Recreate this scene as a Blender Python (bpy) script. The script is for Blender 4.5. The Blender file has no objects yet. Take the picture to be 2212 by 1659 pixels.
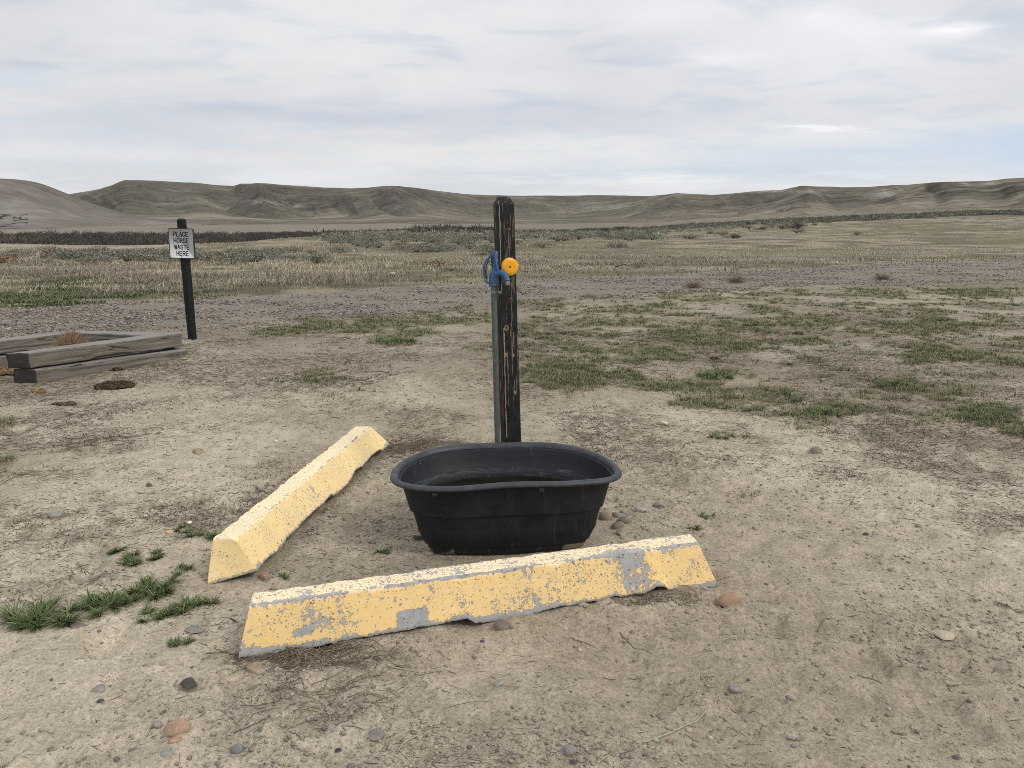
import bpy, bmesh, math
import numpy as np
from mathutils import Vector, Matrix
SC = bpy.context.scene
COL = SC.collection
R = math.radians

# ------------------------------------------------------------------ camera
CAM_H = 1.5
PITCH = R(12.4)
CP, SP = math.cos(PITCH), math.sin(PITCH)
cam = bpy.data.cameras.new('camera')
cam.sensor_width = 36.0
cam.lens = 36.0 * 1600 / 2212
cam.clip_start = 0.05
cam.clip_end = 30000
camo = bpy.data.objects.new('camera', cam)
COL.objects.link(camo)
camo.location = (0, 0, CAM_H)
camo.rotation_euler = (math.pi / 2 - PITCH, 0, 0)
SC.camera = camo

# ------------------------------------------------------------------ light
SUN_EL, SUN_AZ = R(44), R(122)          # azimuth clockwise from +Y (camera forward)
SC.view_settings.view_transform = 'Standard'
SC.view_settings.look = 'None'
SC.view_settings.exposure = 0.0
SC.view_settings.gamma = 1.0
SC.cycles.filter_width = 0.9
SC.cycles.max_bounces = 6
SC.cycles.use_denoising = False
sun = bpy.data.lights.new('sun', 'SUN')
sun.energy = 1.5
sun.angle = R(14)
sun.color = (1.0, 0.95, 0.87)
suno = bpy.data.objects.new('sun', sun)
COL.objects.link(suno)
sd = Vector((math.sin(SUN_AZ) * math.cos(SUN_EL), math.cos(SUN_AZ) * math.cos(SUN_EL), math.sin(SUN_EL)))
suno.rotation_euler = sd.to_track_quat('Z', 'Y').to_euler()
suno.location = (0, 0, 30)

def pix_dir(xd, yd):
    cx = (np.asarray(xd, float) - 1106) / 1600
    cy = (829.5 - np.asarray(yd, float)) / 1600
    return cx, cy * SP + CP, cy * CP - SP

def build_world():
    w = bpy.data.worlds.new('World')
    SC.world = w
    w.use_nodes = True
    nt = w.node_tree
    N, L = nt.nodes, nt.links
    N.clear()
    def M(op, a, b=None, c=None):
        n = N.new('ShaderNodeMath'); n.operation = op
        for i, v in enumerate((a, b, c)):
            if v is None: continue
            if isinstance(v, (int, float)): n.inputs[i].default_value = v
            else: L.new(v, n.inputs[i])
        return n.outputs[0]
    def mix(f, a, b):
        n = N.new('ShaderNodeMix'); n.data_type = 'RGBA'
        if isinstance(f, (int, float)): n.inputs[0].default_value = f
        else: L.new(f, n.inputs[0])
        for i, v in ((6, a), (7, b)):
            if isinstance(v, tuple): n.inputs[i].default_value = (*v, 1)
            else: L.new(v, n.inputs[i])
        return n.outputs[2]
    tc = N.new('ShaderNodeTexCoord')
    sp = N.new('ShaderNodeSeparateXYZ'); L.new(tc.outputs['Generated'], sp.inputs[0])
    X, Y, Z = sp.outputs
    sky = N.new('ShaderNodeTexSky'); sky.sky_type = 'NISHITA'; sky.sun_disc = False
    sky.sun_elevation = SUN_EL; sky.sun_rotation = SUN_AZ
    sky.altitude = 1500; sky.air_density = 1.0; sky.dust_density = 1.5
    sb = N.new('ShaderNodeMix'); sb.data_type = 'RGBA'; sb.blend_type = 'MULTIPLY'; sb.inputs[0].default_value = 1
    L.new(sky.outputs[0], sb.inputs[6]); sb.inputs[7].default_value = (0.12, 0.12, 0.12, 1)
    skyc = sb.outputs[2]
    # flat cloud deck: direction projected on a plane overhead
    dz = M('ADD', M('MAXIMUM', Z, 0.0), 0.09)
    px, py = M('DIVIDE', X, dz), M('DIVIDE', Y, dz)
    cv = N.new('ShaderNodeCombineXYZ'); L.new(px, cv.inputs[0]); L.new(M('MULTIPLY', py, 1.25), cv.inputs[1])
    def noise(vec, sc, det, rough, dist=0.0, off=0.0):
        n = N.new('ShaderNodeTexNoise'); n.inputs['Scale'].default_value = sc
        n.inputs['Detail'].default_value = det; n.inputs['Roughness'].default_value = rough
        n.inputs['Distortion'].default_value = dist
        mp = N.new('ShaderNodeMapping'); mp.inputs['Location'].default_value = (off, off * .7, 0)
        L.new(vec, mp.inputs[0]); L.new(mp.outputs[0], n.inputs['Vector'])
        return n
    n1 = noise(cv.outputs[0], 0.55, 7, 0.5, 0.4, 3.1)
    n2 = noise(cv.outputs[0], 2.2, 7, 0.55, 0.5, 9.7)
    def ramp(v, a, b):
        n = N.new('ShaderNodeMapRange'); n.interpolation_type = 'SMOOTHSTEP'
        L.new(v, n.inputs[0]); n.inputs[1].default_value = a; n.inputs[2].default_value = b
        return n.outputs[0]
    base = mix(ramp(n1.outputs[0], 0.36, 0.64), (0.645, 0.665, 0.70), (0.755, 0.768, 0.785))
    base = mix(M('MULTIPLY', ramp(n2.outputs[0], 0.45, 0.72), 0.20), base, (0.80, 0.80, 0.805))
    # warp for the named cloud features (world directions)
    wn = noise(cv.outputs[0], 1.6, 5, 0.6, 0.3, 5.5)
    ws = N.new('ShaderNodeSeparateColor'); L.new(wn.outputs['Color'], ws.inputs[0])
    yy = M('MAXIMUM', Y, 0.05)
    u0, v0 = M('DIVIDE', X, yy), M('DIVIDE', Z, yy)
    uu = M('ADD', u0, M('MULTIPLY', M('SUBTRACT', ws.outputs[0], 0.5), 0.16))
    vv = M('ADD', v0, M('MULTIPLY', M('SUBTRACT', ws.outputs[1], 0.5), 0.035))
    wn2 = noise(cv.outputs[0], 7.0, 5, 0.6, 0.3, 1.5)
    ws2 = N.new('ShaderNodeSeparateColor'); L.new(wn2.outputs['Color'], ws2.inputs[0])
    uu = M('ADD', uu, M('MULTIPLY', M('SUBTRACT', ws2.outputs[0], 0.5), 0.05))
    vv = M('ADD', vv, M('MULTIPLY', M('SUBTRACT', ws2.outputs[1], 0.5), 0.012))
    def blob(xd, yd, rx, ry, tilt=0.0):
        dx, dy, dzz = pix_dir(xd, yd)
        uc, vc = dx / dy, dzz / dy
        a = M('DIVIDE', M('SUBTRACT', uu, float(uc)), rx / 1600.)
        b = M('DIVIDE', M('SUBTRACT', M('SUBTRACT', vv, float(vc)), M('MULTIPLY', M('SUBTRACT', uu, float(uc)), tilt)), ry / 1600.)
        r2 = M('ADD', M('MULTIPLY', a, a), M('MULTIPLY', b, b))
        return M('EXPONENT', M('MULTIPLY', r2, -1.0))
    front = ramp(Y, 0.1, 0.3)
    feats = [
        # xd, yd, rx, ry, tilt, colour, strength
        (700, 250, 420, 28, 0, (0.53, 0.56, 0.64), 0.62),
        (1250, 262, 300, 30, 0, (0.55, 0.59, 0.67), 0.6),
        (480, 238, 130, 12, -0.02, (0.52, 0.55, 0.62), 0.5),
        (250, 285, 320, 30, 0, (0.60, 0.63, 0.69), 0.6),
        (1050, 225, 250, 26, 0.0, (0.60, 0.62, 0.70), 0.4),
        (30, 140, 90, 9, -0.06, (0.52, 0.56, 0.62), 0.75),
        (350, 153, 100, 11, 0.04, (0.53, 0.57, 0.63), 0.8),
        (250, 163, 90, 6, 0.0, (0.56, 0.60, 0.66), 0.5),
        (880, 143, 45, 7, -0.05, (0.56, 0.60, 0.67), 0.6),
        (1780, 340, 700, 26, 0, (0.62, 0.70, 0.79), 0.6),
        (2180, 300, 260, 26, 0.03, (0.54, 0.64, 0.76), 0.8),
        (2250, 330, 120, 40, 0.0, (0.52, 0.65, 0.80), 0.7),
        (1600, 375, 500, 14, 0, (0.56, 0.65, 0.76), 0.6),
        (1900, 330, 300, 8, 0, (0.56, 0.66, 0.78), 0.5),
        (900, 330, 330, 26, 0, (0.80, 0.79, 0.76), 0.7),
        (1300, 330, 200, 22, 0, (0.80, 0.80, 0.78), 0.6),
        (560, 165, 500, 30, 0, (0.76, 0.77, 0.77), 0.6),
        (1800, 100, 380, 110, 0, (0.84, 0.85, 0.88), 0.7),
        (2035, 66, 70, 13, 0.08, (0.97, 0.97, 0.97), 0.85),
        (1800, 45, 110, 28, -0.1, (0.93, 0.93, 0.95), 0.5),
        (1560, 128, 60, 8, 0.05, (0.90, 0.90, 0.92), 0.5),
        (1780, 272, 90, 6, -0.04, (0.92, 0.93, 0.93), 0.8),
        (1420, 390, 140, 10, 0, (0.86, 0.87, 0.86), 0.7),
        (1150, 392, 120, 8, 0, (0.80, 0.82, 0.84), 0.5),
        (1900, 375, 200, 9, 0.0, (0.74, 0.80, 0.86), 0.6),
        (1450, 25, 130, 30, 0.1, (0.84, 0.85, 0.87), 0.5),
    ]
    c = base
    for xd, yd, rx, ry, tl, colr, st in feats:
        c = mix(M('MULTIPLY', M('MULTIPLY', blob(xd, yd, rx, ry, tl), st), front), c, colr)
    # thin places let the blue sky through
    thin = M('MULTIPLY', ramp(n2.outputs[0], 0.52, 0.30), 0.22)
    c = mix(thin, c, skyc)
    # an overcast sky is brighter overhead
    g = M('MULTIPLY_ADD', ramp(Z, 0.22, 0.9), 0.50, 1.05)
    mm = N.new('ShaderNodeVectorMath'); mm.operation = 'SCALE'
    L.new(c, mm.inputs[0]); L.new(g, mm.inputs['Scale'])
    bg = N.new('ShaderNodeBackground'); bg.inputs[1].default_value = 1.0
    L.new(mm.outputs[0], bg.inputs[0])
    out = N.new('ShaderNodeOutputWorld'); L.new(bg.outputs[0], out.inputs[0])
build_world()

# ------------------------------------------------------------------ numeric helpers
def at(xd, yd, z=0.0):
    dx, dy, dz = pix_dir(xd, yd)
    t = (z - CAM_H) / dz
    return np.array([dx * t, dy * t, z + 0 * t])
def atY(xd, yd, Y):
    dx, dy, dz = pix_dir(xd, yd)
    t = Y / dy
    return np.array([dx * t, Y, CAM_H + dz * t])
def to_pix(x, y, z):
    zc = y * CP - (z - CAM_H) * SP
    zc = np.where(zc < 0.05, 0.05, zc)
    yc = y * SP + (z - CAM_H) * CP
    return 1106 + 1600 * x / zc, 829.5 - 1600 * yc / zc

def _h(ix, iy, seed):
    ix = ix.astype(np.int64).astype(np.uint64); iy = iy.astype(np.int64).astype(np.uint64)
    h = (ix * np.uint64(374761393) + iy * np.uint64(668265263) + np.uint64(seed * 2246822519 + 12345)) & np.uint64(0xFFFFFFFF)
    h = ((h ^ (h >> np.uint64(13))) * np.uint64(1274126177)) & np.uint64(0xFFFFFFFF)
    h = ((h ^ (h >> np.uint64(16))) * np.uint64(2654435761)) & np.uint64(0xFFFFFFFF)
    h = h ^ (h >> np.uint64(15))
    return (h & np.uint64(0xFFFFFF)).astype(np.float64) / 0xFFFFFF
def vn(x, y, seed=0):
    x = np.asarray(x, float); y = np.asarray(y, float)
    xi, yi = np.floor(x), np.floor(y)
    fx, fy = x - xi, y - yi
    fx = fx * fx * fx * (fx * (fx * 6 - 15) + 10); fy = fy * fy * fy * (fy * (fy * 6 - 15) + 10)
    a = _h(xi, yi, seed); b = _h(xi + 1, yi, seed); c = _h(xi, yi + 1, seed); d = _h(xi + 1, yi + 1, seed)
    return (a * (1 - fx) + b * fx) * (1 - fy) + (c * (1 - fx) + d * fx) * fy
def fbm(x, y, seed=0, octs=4, gain=0.5):
    s = 0.0; a = 1.0; t = 0.0
    for i in range(octs):
        s = s + a * vn(x * 2 ** i + 17.3 * i, y * 2 ** i - 9.1 * i, seed + i * 31)
        t += a; a *= gain
    return s / t
def sstep(x, a, b):
    t = np.clip((np.asarray(x, float) - a) / (b - a), 0, 1)
    return t * t * (3 - 2 * t)
def lerp(a, b, t): return a + (b - a) * t

# ------------------------------------------------------------------ terrain height
rngH = np.random.default_rng(5)
_pr = []
for i in range(260):
    yy = 1.7 + 9.0 * rngH.random() ** 1.4
    _pr.append(((rngH.random() * 2 - 1) * (0.8 * yy + 0.4), yy, 0.05 + 0.04 * rngH.random(), 0.008 + 0.014 * rngH.random(), rngH.random() * 3.14))
for xd, yd in ((2060, 1455), (1930, 1400), (2110, 1455), (1870, 1440), (720, 1545), (180, 1250), (2150, 1400), (1760, 1365), (1560, 1365)):
    p = at(xd, yd); _pr.append((p[0], p[1], 0.06, 0.016, rngH.random() * 3.14))
def ctl_bump():
    return None
_c = at(397, 740, 0)
def H(x, y, fine=True):
    x = np.asarray(x, float); y = np.asarray(y, float)
    r = np.hypot(x, y)
    ys = np.maximum(y, 1.0)
    u = np.where(y > 1, x / ys, 0.0)
    # broad forms
    z = (fbm(x / 2.2, y / 2.2, 3, 3) - 0.5) * 0.05 * sstep(r, 0.5, 4)
    z = z + (fbm(x / 14, y / 14, 9, 3) - 0.5) * 0.45 * sstep(r, 14, 45)
    z = z + (fbm(x / 60, y / 60, 19, 4) - 0.5) * 0.9 * sstep(r, 60, 160)
    st = lerp(50, 92, sstep(u, -0.42, -0.1))
    left = 1 - sstep(u, 0.02, 0.36)
    z = z - left * lerp(3.2, 1.9, sstep(u, -0.42, -0.1)) * sstep(y, st, st + 40) * (1 - 0.65 * sstep(y, 230, 420))
    z = z + 0.024 * sstep(u, 0.1, 0.72) * np.clip(np.minimum(y, 900) - 45, 0, None)
    # rising ground round the timber bin
    z = z + 0.10 * np.exp(-((x + 3.45) ** 2 + (y - 8.3) ** 2) / 0.7 ** 2)
    # scooped hollow by the concrete bumpers
    z = z - 0.03 * np.exp(-((x + 0.72) / 0.35) ** 2 - ((y - 3.2) / 0.5) ** 2)
    z = z - 0.022 * np.exp(-((x + 0.1) / 0.8) ** 2 - ((y - 2.36) / 0.12) ** 2)
    if fine:
        near = 1 - sstep(r, 14, 30)
        b = (fbm(x / 0.45, y / 0.45, 41, 3) - 0.5)
        z = z + near * b * 0.038
        rg = 1 - np.abs(2 * fbm(x / 0.16, y / 0.16, 61, 2) - 1)
        crumb = sstep(fbm(x / 0.8, y / 0.8, 71, 3), 0.42, 0.62)
        z = z + near * (rg - 0.8) * 0.016 * (0.35 + crumb)
        z = z + near * (fbm(x / 0.035, y / 0.035, 81, 2) - 0.5) * 0.016 * (0.35 + 1.0 * crumb) * (1 - sstep(r, 7, 14))
        for (a, c, rr, dp, th) in _pr:
            m = (np.abs(x - a) < 0.3) & (np.abs(y - c) < 0.3)
            if m.any():
                dx = x[m] - a; dy = y[m] - c
                e = np.hypot((dx * math.cos(th) + dy * math.sin(th)) / (rr * 1.25), (-dx * math.sin(th) + dy * math.cos(th)) / rr)
                z[m] += dp * (-np.exp(-(e ** 2) * 1.2) + 0.55 * np.exp(-((e - 1.5) / 0.4) ** 2))
    return z
def Hs(x, y):
    return float(H(np.array([float(x)]), np.array([float(y)]))[0])
def on_ground(xd, yd):
    z = 0.0
    for _ in range(5):
        p = at(xd, yd, z); z = Hs(p[0], p[1])
    return np.array([p[0], p[1], z])

# ------------------------------------------------------------------ mesh helpers
def mesh(name, V, faces, mat=None, col=None, smooth=False, parent=None, attrs=None, link=True):
    """faces: list of int arrays of shape (n, k)"""
    V = np.asarray(V, np.float32)
    me = bpy.data.meshes.new(name)
    me.vertices.add(len(V)); me.vertices.foreach_set('co', V.ravel())
    faces = [np.asarray(f, np.int32) for f in faces if len(f)]
    nl = sum(f.size for f in faces); nf = sum(len(f) for f in faces)
    me.loops.add(nl); me.polygons.add(nf)
    me.loops.foreach_set('vertex_index', np.concatenate([f.ravel() for f in faces]))
    st = []; o = 0
    for f in faces:
        st.append(o + np.arange(len(f)) * f.shape[1]); o += f.size
    me.polygons.foreach_set('loop_start', np.concatenate(st).astype(np.int32))
    me.update(calc_edges=True)
    me.validate()
    if smooth: me.polygons.foreach_set('use_smooth', np.ones(len(me.polygons), bool))
    if col is not None:
        a = me.color_attributes.new('Col', 'FLOAT_COLOR', 'POINT')
        c4 = np.ones((len(V), 4), np.float32); c4[:, :3] = col
        a.data.foreach_set('color', c4.ravel())
    if attrs:
        for k, v in attrs.items():
            a = me.attributes.new(k, 'FLOAT', 'POINT'); a.data.foreach_set('value', np.asarray(v, np.float32))
    if mat: me.materials.append(mat)
    if not link: return me
    o = bpy.data.objects.new(name, me); COL.objects.link(o)
    if parent is not None: o.parent = parent
    return o
def gridf(nu, nv, close_u=False):
    """index grid nu x nv (row-major u*nv+v)"""
    I = np.arange(nu * nv).reshape(nu, nv)
    if close_u: I = np.vstack([I, I[:1]])
    return np.stack([I[:-1, :-1], I[1:, :-1], I[1:, 1:], I[:-1, 1:]], -1).reshape(-1, 4)
class MB:
    def __init__(s): s.v = []; s.q = []; s.t = []; s.p = []; s.n = 0; s.c = []
    def add(s, V, Q=None, T=None, P=None, c=None):
        V = np.asarray(V, float)
        if Q is not None and len(Q): s.q.append(np.asarray(Q) + s.n)
        if T is not None and len(T): s.t.append(np.asarray(T) + s.n)
        if P is not None: s.p.append(np.asarray(P) + s.n)
        s.v.append(V); s.n += len(V)
        s.c.append(np.tile(np.asarray(c if c is not None else (.5, .5, .5), float), (len(V), 1)) if np.ndim(c) < 2 else np.asarray(c))
        return s
    def box(s, c, h, M3=None, col=None):
        sg = np.array([[x, y, z] for x in (-1, 1) for y in (-1, 1) for z in (-1, 1)], float) * np.asarray(h)
        if M3 is not None: sg = sg @ np.asarray(M3).T
        return s.add(sg + np.asarray(c), Q=[[0, 1, 3, 2], [4, 6, 7, 5], [0, 4, 5, 1], [2, 3, 7, 6], [0, 2, 6, 4], [1, 5, 7, 3]], c=col)
    def tube(s, P, rad, n=8, cap=True, col=None, sx=1.0, flat=None):
        P = np.asarray(P, float); m = len(P)
        rad = np.broadcast_to(np.asarray(rad, float), (m,))
        T = np.gradient(P, axis=0); T /= np.linalg.norm(T, axis=1)[:, None] + 1e-12
        ref = np.array([0, 0, 1.0]) if abs(T[0][2]) < 0.9 else np.array([1.0, 0, 0])
        if flat is not None: ref = np.asarray(flat, float)
        A = np.cross(T, ref); A /= np.linalg.norm(A, axis=1)[:, None] + 1e-12
        B = np.cross(A, T)
        th = np.arange(n) / n * 2 * math.pi
        V = P[:, None, :] + rad[:, None, None] * (np.cos(th)[None, :, None] * A[:, None, :] + sx * np.sin(th)[None, :, None] * B[:, None, :])
        I = np.arange(m * n).reshape(m, n); I2 = np.hstack([I, I[:, :1]])
        Q = np.stack([I2[:-1, :-1], I2[:-1, 1:], I2[1:, 1:], I2[1:, :-1]], -1).reshape(-1, 4)
        s.add(V.reshape(-1, 3), Q=Q, c=col)
        if cap:
            s.p.append(np.arange(n)[::-1] + s.n - m * n); s.p.append(np.arange(n) + s.n - n)
        return s
    def build(s, name, mat, parent=None, smooth=False, bevel=0, subsurf=0, autosm=None, link=True, usecol=True):
        V = np.vstack(s.v)
        F = []
        if s.q: F.append(np.vstack(s.q))
        if s.t: F.append(np.vstack(s.t))
        by = {}
        for p in s.p: by.setdefault(len(p), []).append(p)
        for k in by: F.append(np.array(by[k]))
        o = mesh(name, V, F, mat, np.vstack(s.c) if usecol else None, smooth, parent)
        if bevel:
            b = o.modifiers.new('bevel', 'BEVEL'); b.width = bevel; b.segments = 2; b.limit_method = 'ANGLE'
        if subsurf:
            b = o.modifiers.new('sub', 'SUBSURF'); b.levels = subsurf; b.render_levels = subsurf
        return o
def tag(o, label=None, cat=None, group=None, kind=None):
    if label: o['label'] = label
    if cat: o['category'] = cat
    if group: o['group'] = group
    if kind: o['kind'] = kind
    return o
def empty(name, loc, rz=0.0, ry=0.0, rx=0.0):
    o = bpy.data.objects.new(name, None); COL.objects.link(o)
    o.location = loc; o.rotation_euler = (rx, ry, rz); o.empty_display_size = 0.1
    return o

# ------------------------------------------------------------------ materials
class NT:
    def __init__(s, name, rough=0.9, spec=0.3):
        s.m = bpy.data.materials.new(name); s.m.use_nodes = True
        s.N = s.m.node_tree.nodes; s.L = s.m.node_tree.links
        s.b = s.N['Principled BSDF']; s.b.inputs['Roughness'].default_value = rough
        s.b.inputs['Specular IOR Level'].default_value = spec
    def set(s, k, v):
        if hasattr(v, 'is_output'): s.L.new(v, s.b.inputs[k])
        elif isinstance(v, tuple) and len(v) == 3: s.b.inputs[k].default_value = (*v, 1)
        else: s.b.inputs[k].default_value = v
    def M(s, op, a, b=None, c=None):
        n = s.N.new('ShaderNodeMath'); n.operation = op
        for i, v in enumerate((a, b, c)):
            if v is None: continue
            if isinstance(v, (int, float)): n.inputs[i].default_value = v
            else: s.L.new(v, n.inputs[i])
        return n.outputs[0]
    def mix(s, f, a, b, mode='MIX'):
        n = s.N.new('ShaderNodeMix'); n.data_type = 'RGBA'; n.blend_type = mode
        if isinstance(f, (int, float)): n.inputs[0].default_value = f
        else: s.L.new(f, n.inputs[0])
        for i, v in ((6, a), (7, b)):
            if isinstance(v, tuple): n.inputs[i].default_value = (*v, 1)
            else: s.L.new(v, n.inputs[i])
        return n.outputs[2]
    def pos(s, kind='Object', scale=(1, 1, 1), loc=(0, 0, 0), rot=(0, 0, 0)):
        t = s.N.new('ShaderNodeTexCoord'); mp = s.N.new('ShaderNodeMapping')
        mp.inputs['Scale'].default_value = scale; mp.inputs['Location'].default_value = loc; mp.inputs['Rotation'].default_value = rot
        s.L.new(t.outputs[kind], mp.inputs[0]); return mp.outputs[0]
    def noise(s, vec, sc, det=4, rough=0.5, dist=0):
        n = s.N.new('ShaderNodeTexNoise'); n.inputs['Scale'].default_value = sc; n.inputs['Detail'].default_value = det
        n.inputs['Roughness'].default_value = rough; n.inputs['Distortion'].default_value = dist
        s.L.new(vec, n.inputs['Vector']); return n.outputs[0]
    def voro(s, vec, sc, feat='F1', rnd=1.0):
        n = s.N.new('ShaderNodeTexVoronoi'); n.feature = feat; n.inputs['Scale'].default_value = sc
        n.inputs['Randomness'].default_value = rnd
        s.L.new(vec, n.inputs['Vector']); return n
    def ramp(s, v, a, b, c=0.0, d=1.0):
        n = s.N.new('ShaderNodeMapRange'); n.interpolation_type = 'SMOOTHSTEP'
        s.L.new(v, n.inputs[0])
        for i, q in enumerate((a, b, c, d)): n.inputs[i + 1].default_value = q
        return n.outputs[0]
    def attr(s, name='Col'):
        n = s.N.new('ShaderNodeAttribute'); n.attribute_name = name
        return n.outputs['Color'] if name == 'Col' else n.outputs['Fac']
    def bump(s, h, dist, strength=1.0, prev=None):
        n = s.N.new('ShaderNodeBump'); n.inputs['Distance'].default_value = dist; n.inputs['Strength'].default_value = strength
        s.L.new(h, n.inputs['Height'])
        if prev is not None: s.L.new(prev, n.inputs['Normal'])
        s.L.new(n.outputs[0], s.b.inputs['Normal']); return n.outputs[0]

def mat_simple(name, colr, rough=0.6, metal=0.0, var=0.12, sc=30, spec=0.4, bump=0.0):
    t = NT(name, rough, spec); p = t.pos()
    n = t.noise(p, sc, 5, 0.6)
    t.set('Base Color', t.mix(t.ramp(n, 0.3, 0.7), tuple(c * (1 - var) for c in colr), tuple(min(1, c * (1 + var)) for c in colr)))
    t.set('Metallic', metal)
    if bump: t.bump(n, bump)
    return t.m

def mat_ground():
    t = NT('soil', 0.95, 0.15)
    p = t.pos()
    c = t.attr('Col')
    n1 = t.noise(p, 9, 8, 0.62); n2 = t.noise(p, 70, 5, 0.65)
    c = t.mix(1.0, c, t.mix(t.ramp(n1, 0.3, 0.7), (0.84, 0.83, 0.81), (1.14, 1.13, 1.12)), 'MULTIPLY')
    c = t.mix(1.0, c, t.mix(t.ramp(n2, 0.30, 0.68), (0.76, 0.74, 0.71), (1.18, 1.17, 1.16)), 'MULTIPLY')
    # tiny dark crumbs
    v = t.voro(p, 90)
    cr = t.M('MULTIPLY', t.ramp(v.outputs['Distance'], 0.30, 0.16), t.ramp(t.noise(p, 5, 3), 0.48, 0.62))
    c = t.mix(t.M('MULTIPLY', cr, 0.55), c, (0.13, 0.105, 0.08))
    fl = t.ramp(t.noise(t.pos(scale=(0.55, 1.0, 1.0), rot=(0, 0, 0.3)), 55, 6, 0.75, 1.0), 0.60, 0.66)
    c = t.mix(t.M('MULTIPLY', fl, t.ramp(t.noise(p, 3, 4, 0.6), 0.42, 0.62, 0.05, 0.36)), c, (0.15, 0.12, 0.09))
    t.set('Base Color', c)
    h = t.M('ADD', t.M('MULTIPLY', n2, 0.9), t.M('MULTIPLY', t.noise(p, 200, 4, 0.7), 0.5))
    h = t.M('ADD', h, t.M('MULTIPLY', t.noise(p, 28, 5, 0.7), 0.7))
    t.bump(h, 0.013, 1.0)
    return t.m
def mat_vcol(name, rough=0.85, spec=0.25, noise_sc=20, var=0.15, bump=0.0, trans=0.0):
    t = NT(name, rough, spec); p = t.pos(); n = t.noise(p, noise_sc, 6, 0.6)
    c = t.mix(1.0, t.attr('Col'), t.mix(t.ramp(n, 0.3, 0.7), (1 - var,) * 3, (1 + var,) * 3), 'MULTIPLY')
    t.set('Base Color', c)
    if bump: t.bump(n, bump)
    return t.m
def mat_road():
    t = NT('gravel', 0.9, 0.3); p = t.pos()
    v = t.voro(p, 24); v2 = t.voro(p, 60)
    n = t.noise(p, 1.2, 5)
    c = t.mix(t.ramp(t.noise(v.outputs['Color'], 4, 0), 0.3, 0.7), (0.095, 0.082, 0.073), (0.235, 0.206, 0.178))
    c = t.mix(t.ramp(n, 0.36, 0.6, 0.25, 0.9), c, (0.205, 0.175, 0.142))
    c = t.mix(1.0, c, t.mix(v2.outputs['Distance'], (0.75,) * 3, (1.25,) * 3), 'MULTIPLY')
    t.set('Base Color', c)
    t.bump(v.outputs['Distance'], 0.02, 0.8)
    return t.m
def mat_paint(name, yel, pale, wear):
    """flaking yellow paint on cast concrete; attributes s (m along), w (painted-on wear), top (1 on the top face)"""
    t = NT(name, 0.75, 0.3); p = t.pos()
    a = t.attr('wear')
    big = t.noise(p, 7, 6, 0.6); mid = t.noise(p, 38, 7, 0.72, 0.2); fin = t.noise(p, 90, 4, 0.6)
    topa = t.attr('top')
    paint = t.mix(t.ramp(big, 0.3, 0.7), yel, tuple(q * 0.9 + 0.05 for q in yel))
    fade = t.M('MULTIPLY', t.ramp(t.M('ADD', t.M('MULTIPLY', mid, 0.6), t.M('MULTIPLY', topa, 0.20)), 0.30, 0.54), 0.75)
    paint = t.mix(fade, paint, pale)
    smear = t.noise(t.pos(scale=(1.0, 1.0, 5.0)), 9, 6, 0.7, 0.5)
    paint = t.mix(t.M('MULTIPLY', t.ramp(smear, 0.56, 0.72), 0.45), paint, pale)
    conc = t.mix(t.ramp(mid, 0.3, 0.7), (0.29, 0.285, 0.28), (0.40, 0.395, 0.385))
    conc = t.mix(t.M('MULTIPLY', t.ramp(fin, 0.55, 0.7), 0.5), conc, (0.42, 0.40, 0.38))
    # chips
    k = t.M('ADD', t.M('MULTIPLY', mid, 0.75), t.M('ADD', t.M('MULTIPLY', big, 0.25), t.M('MULTIPLY', fin, 0.38)))
    k = t.M('ADD', k, t.M('MULTIPLY', t.M('SUBTRACT', a, 0.5), 0.62))
    ch = t.ramp(k, wear - 0.012, wear + 0.012)
    sv = t.voro(p, 62); sv2 = t.noise(p, 130, 5, 0.7)
    fleck = t.M('MULTIPLY', t.ramp(sv2, 0.585, 0.61), t.ramp(t.M('ADD', big, t.M('MULTIPLY', topa, 0.12)), 0.44, 0.60, 0.0, 1.0))
    ch = t.M('MAXIMUM', ch, t.M('MULTIPLY', fleck, 0.85))
    c = t.mix(ch, paint, conc)
    # air-hole pits
    v = t.voro(p, 42); v2 = t.voro(p, 95)
    r = t.noise(p, 12, 2)
    sel = t.M('GREATER_THAN', t.noise(v.outputs['Color'], 3.1, 0), 0.56)
    sel2 = t.M('GREATER_THAN', t.noise(v2.outputs['Color'], 3.1, 0), 0.53)
    pit = t.M('MULTIPLY', t.ramp(v.outputs['Distance'], 0.21, 0.14), sel)
    pit2 = t.M('MULTIPLY', t.ramp(v2.outputs['Distance'], 0.26, 0.18), sel2)
    pp = t.M('MULTIPLY', t.M('MAXIMUM', pit, pit2), t.ramp(r, 0.36, 0.55, 0.35, 1.0))
    c = t.mix(t.M('MULTIPLY', pp, 0.68), c, (0.10, 0.08, 0.062))
    # splashed soil low down
    lo = t.attr('low')
    c = t.mix(t.M('MULTIPLY', t.ramp(t.M('ADD', lo, t.M('MULTIPLY', mid, 0.5)), 0.85, 1.3), 0.6), c, (0.27, 0.235, 0.19))
    t.set('Base Color', c)
    hh = t.M('SUBTRACT', t.M('MULTIPLY', fin, 0.35), t.M('ADD', t.M('MULTIPLY', ch, 0.5), t.M('MULTIPLY', pp, 1.5)))
    t.bump(hh, 0.0025, 0.9)
    return t.m
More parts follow.
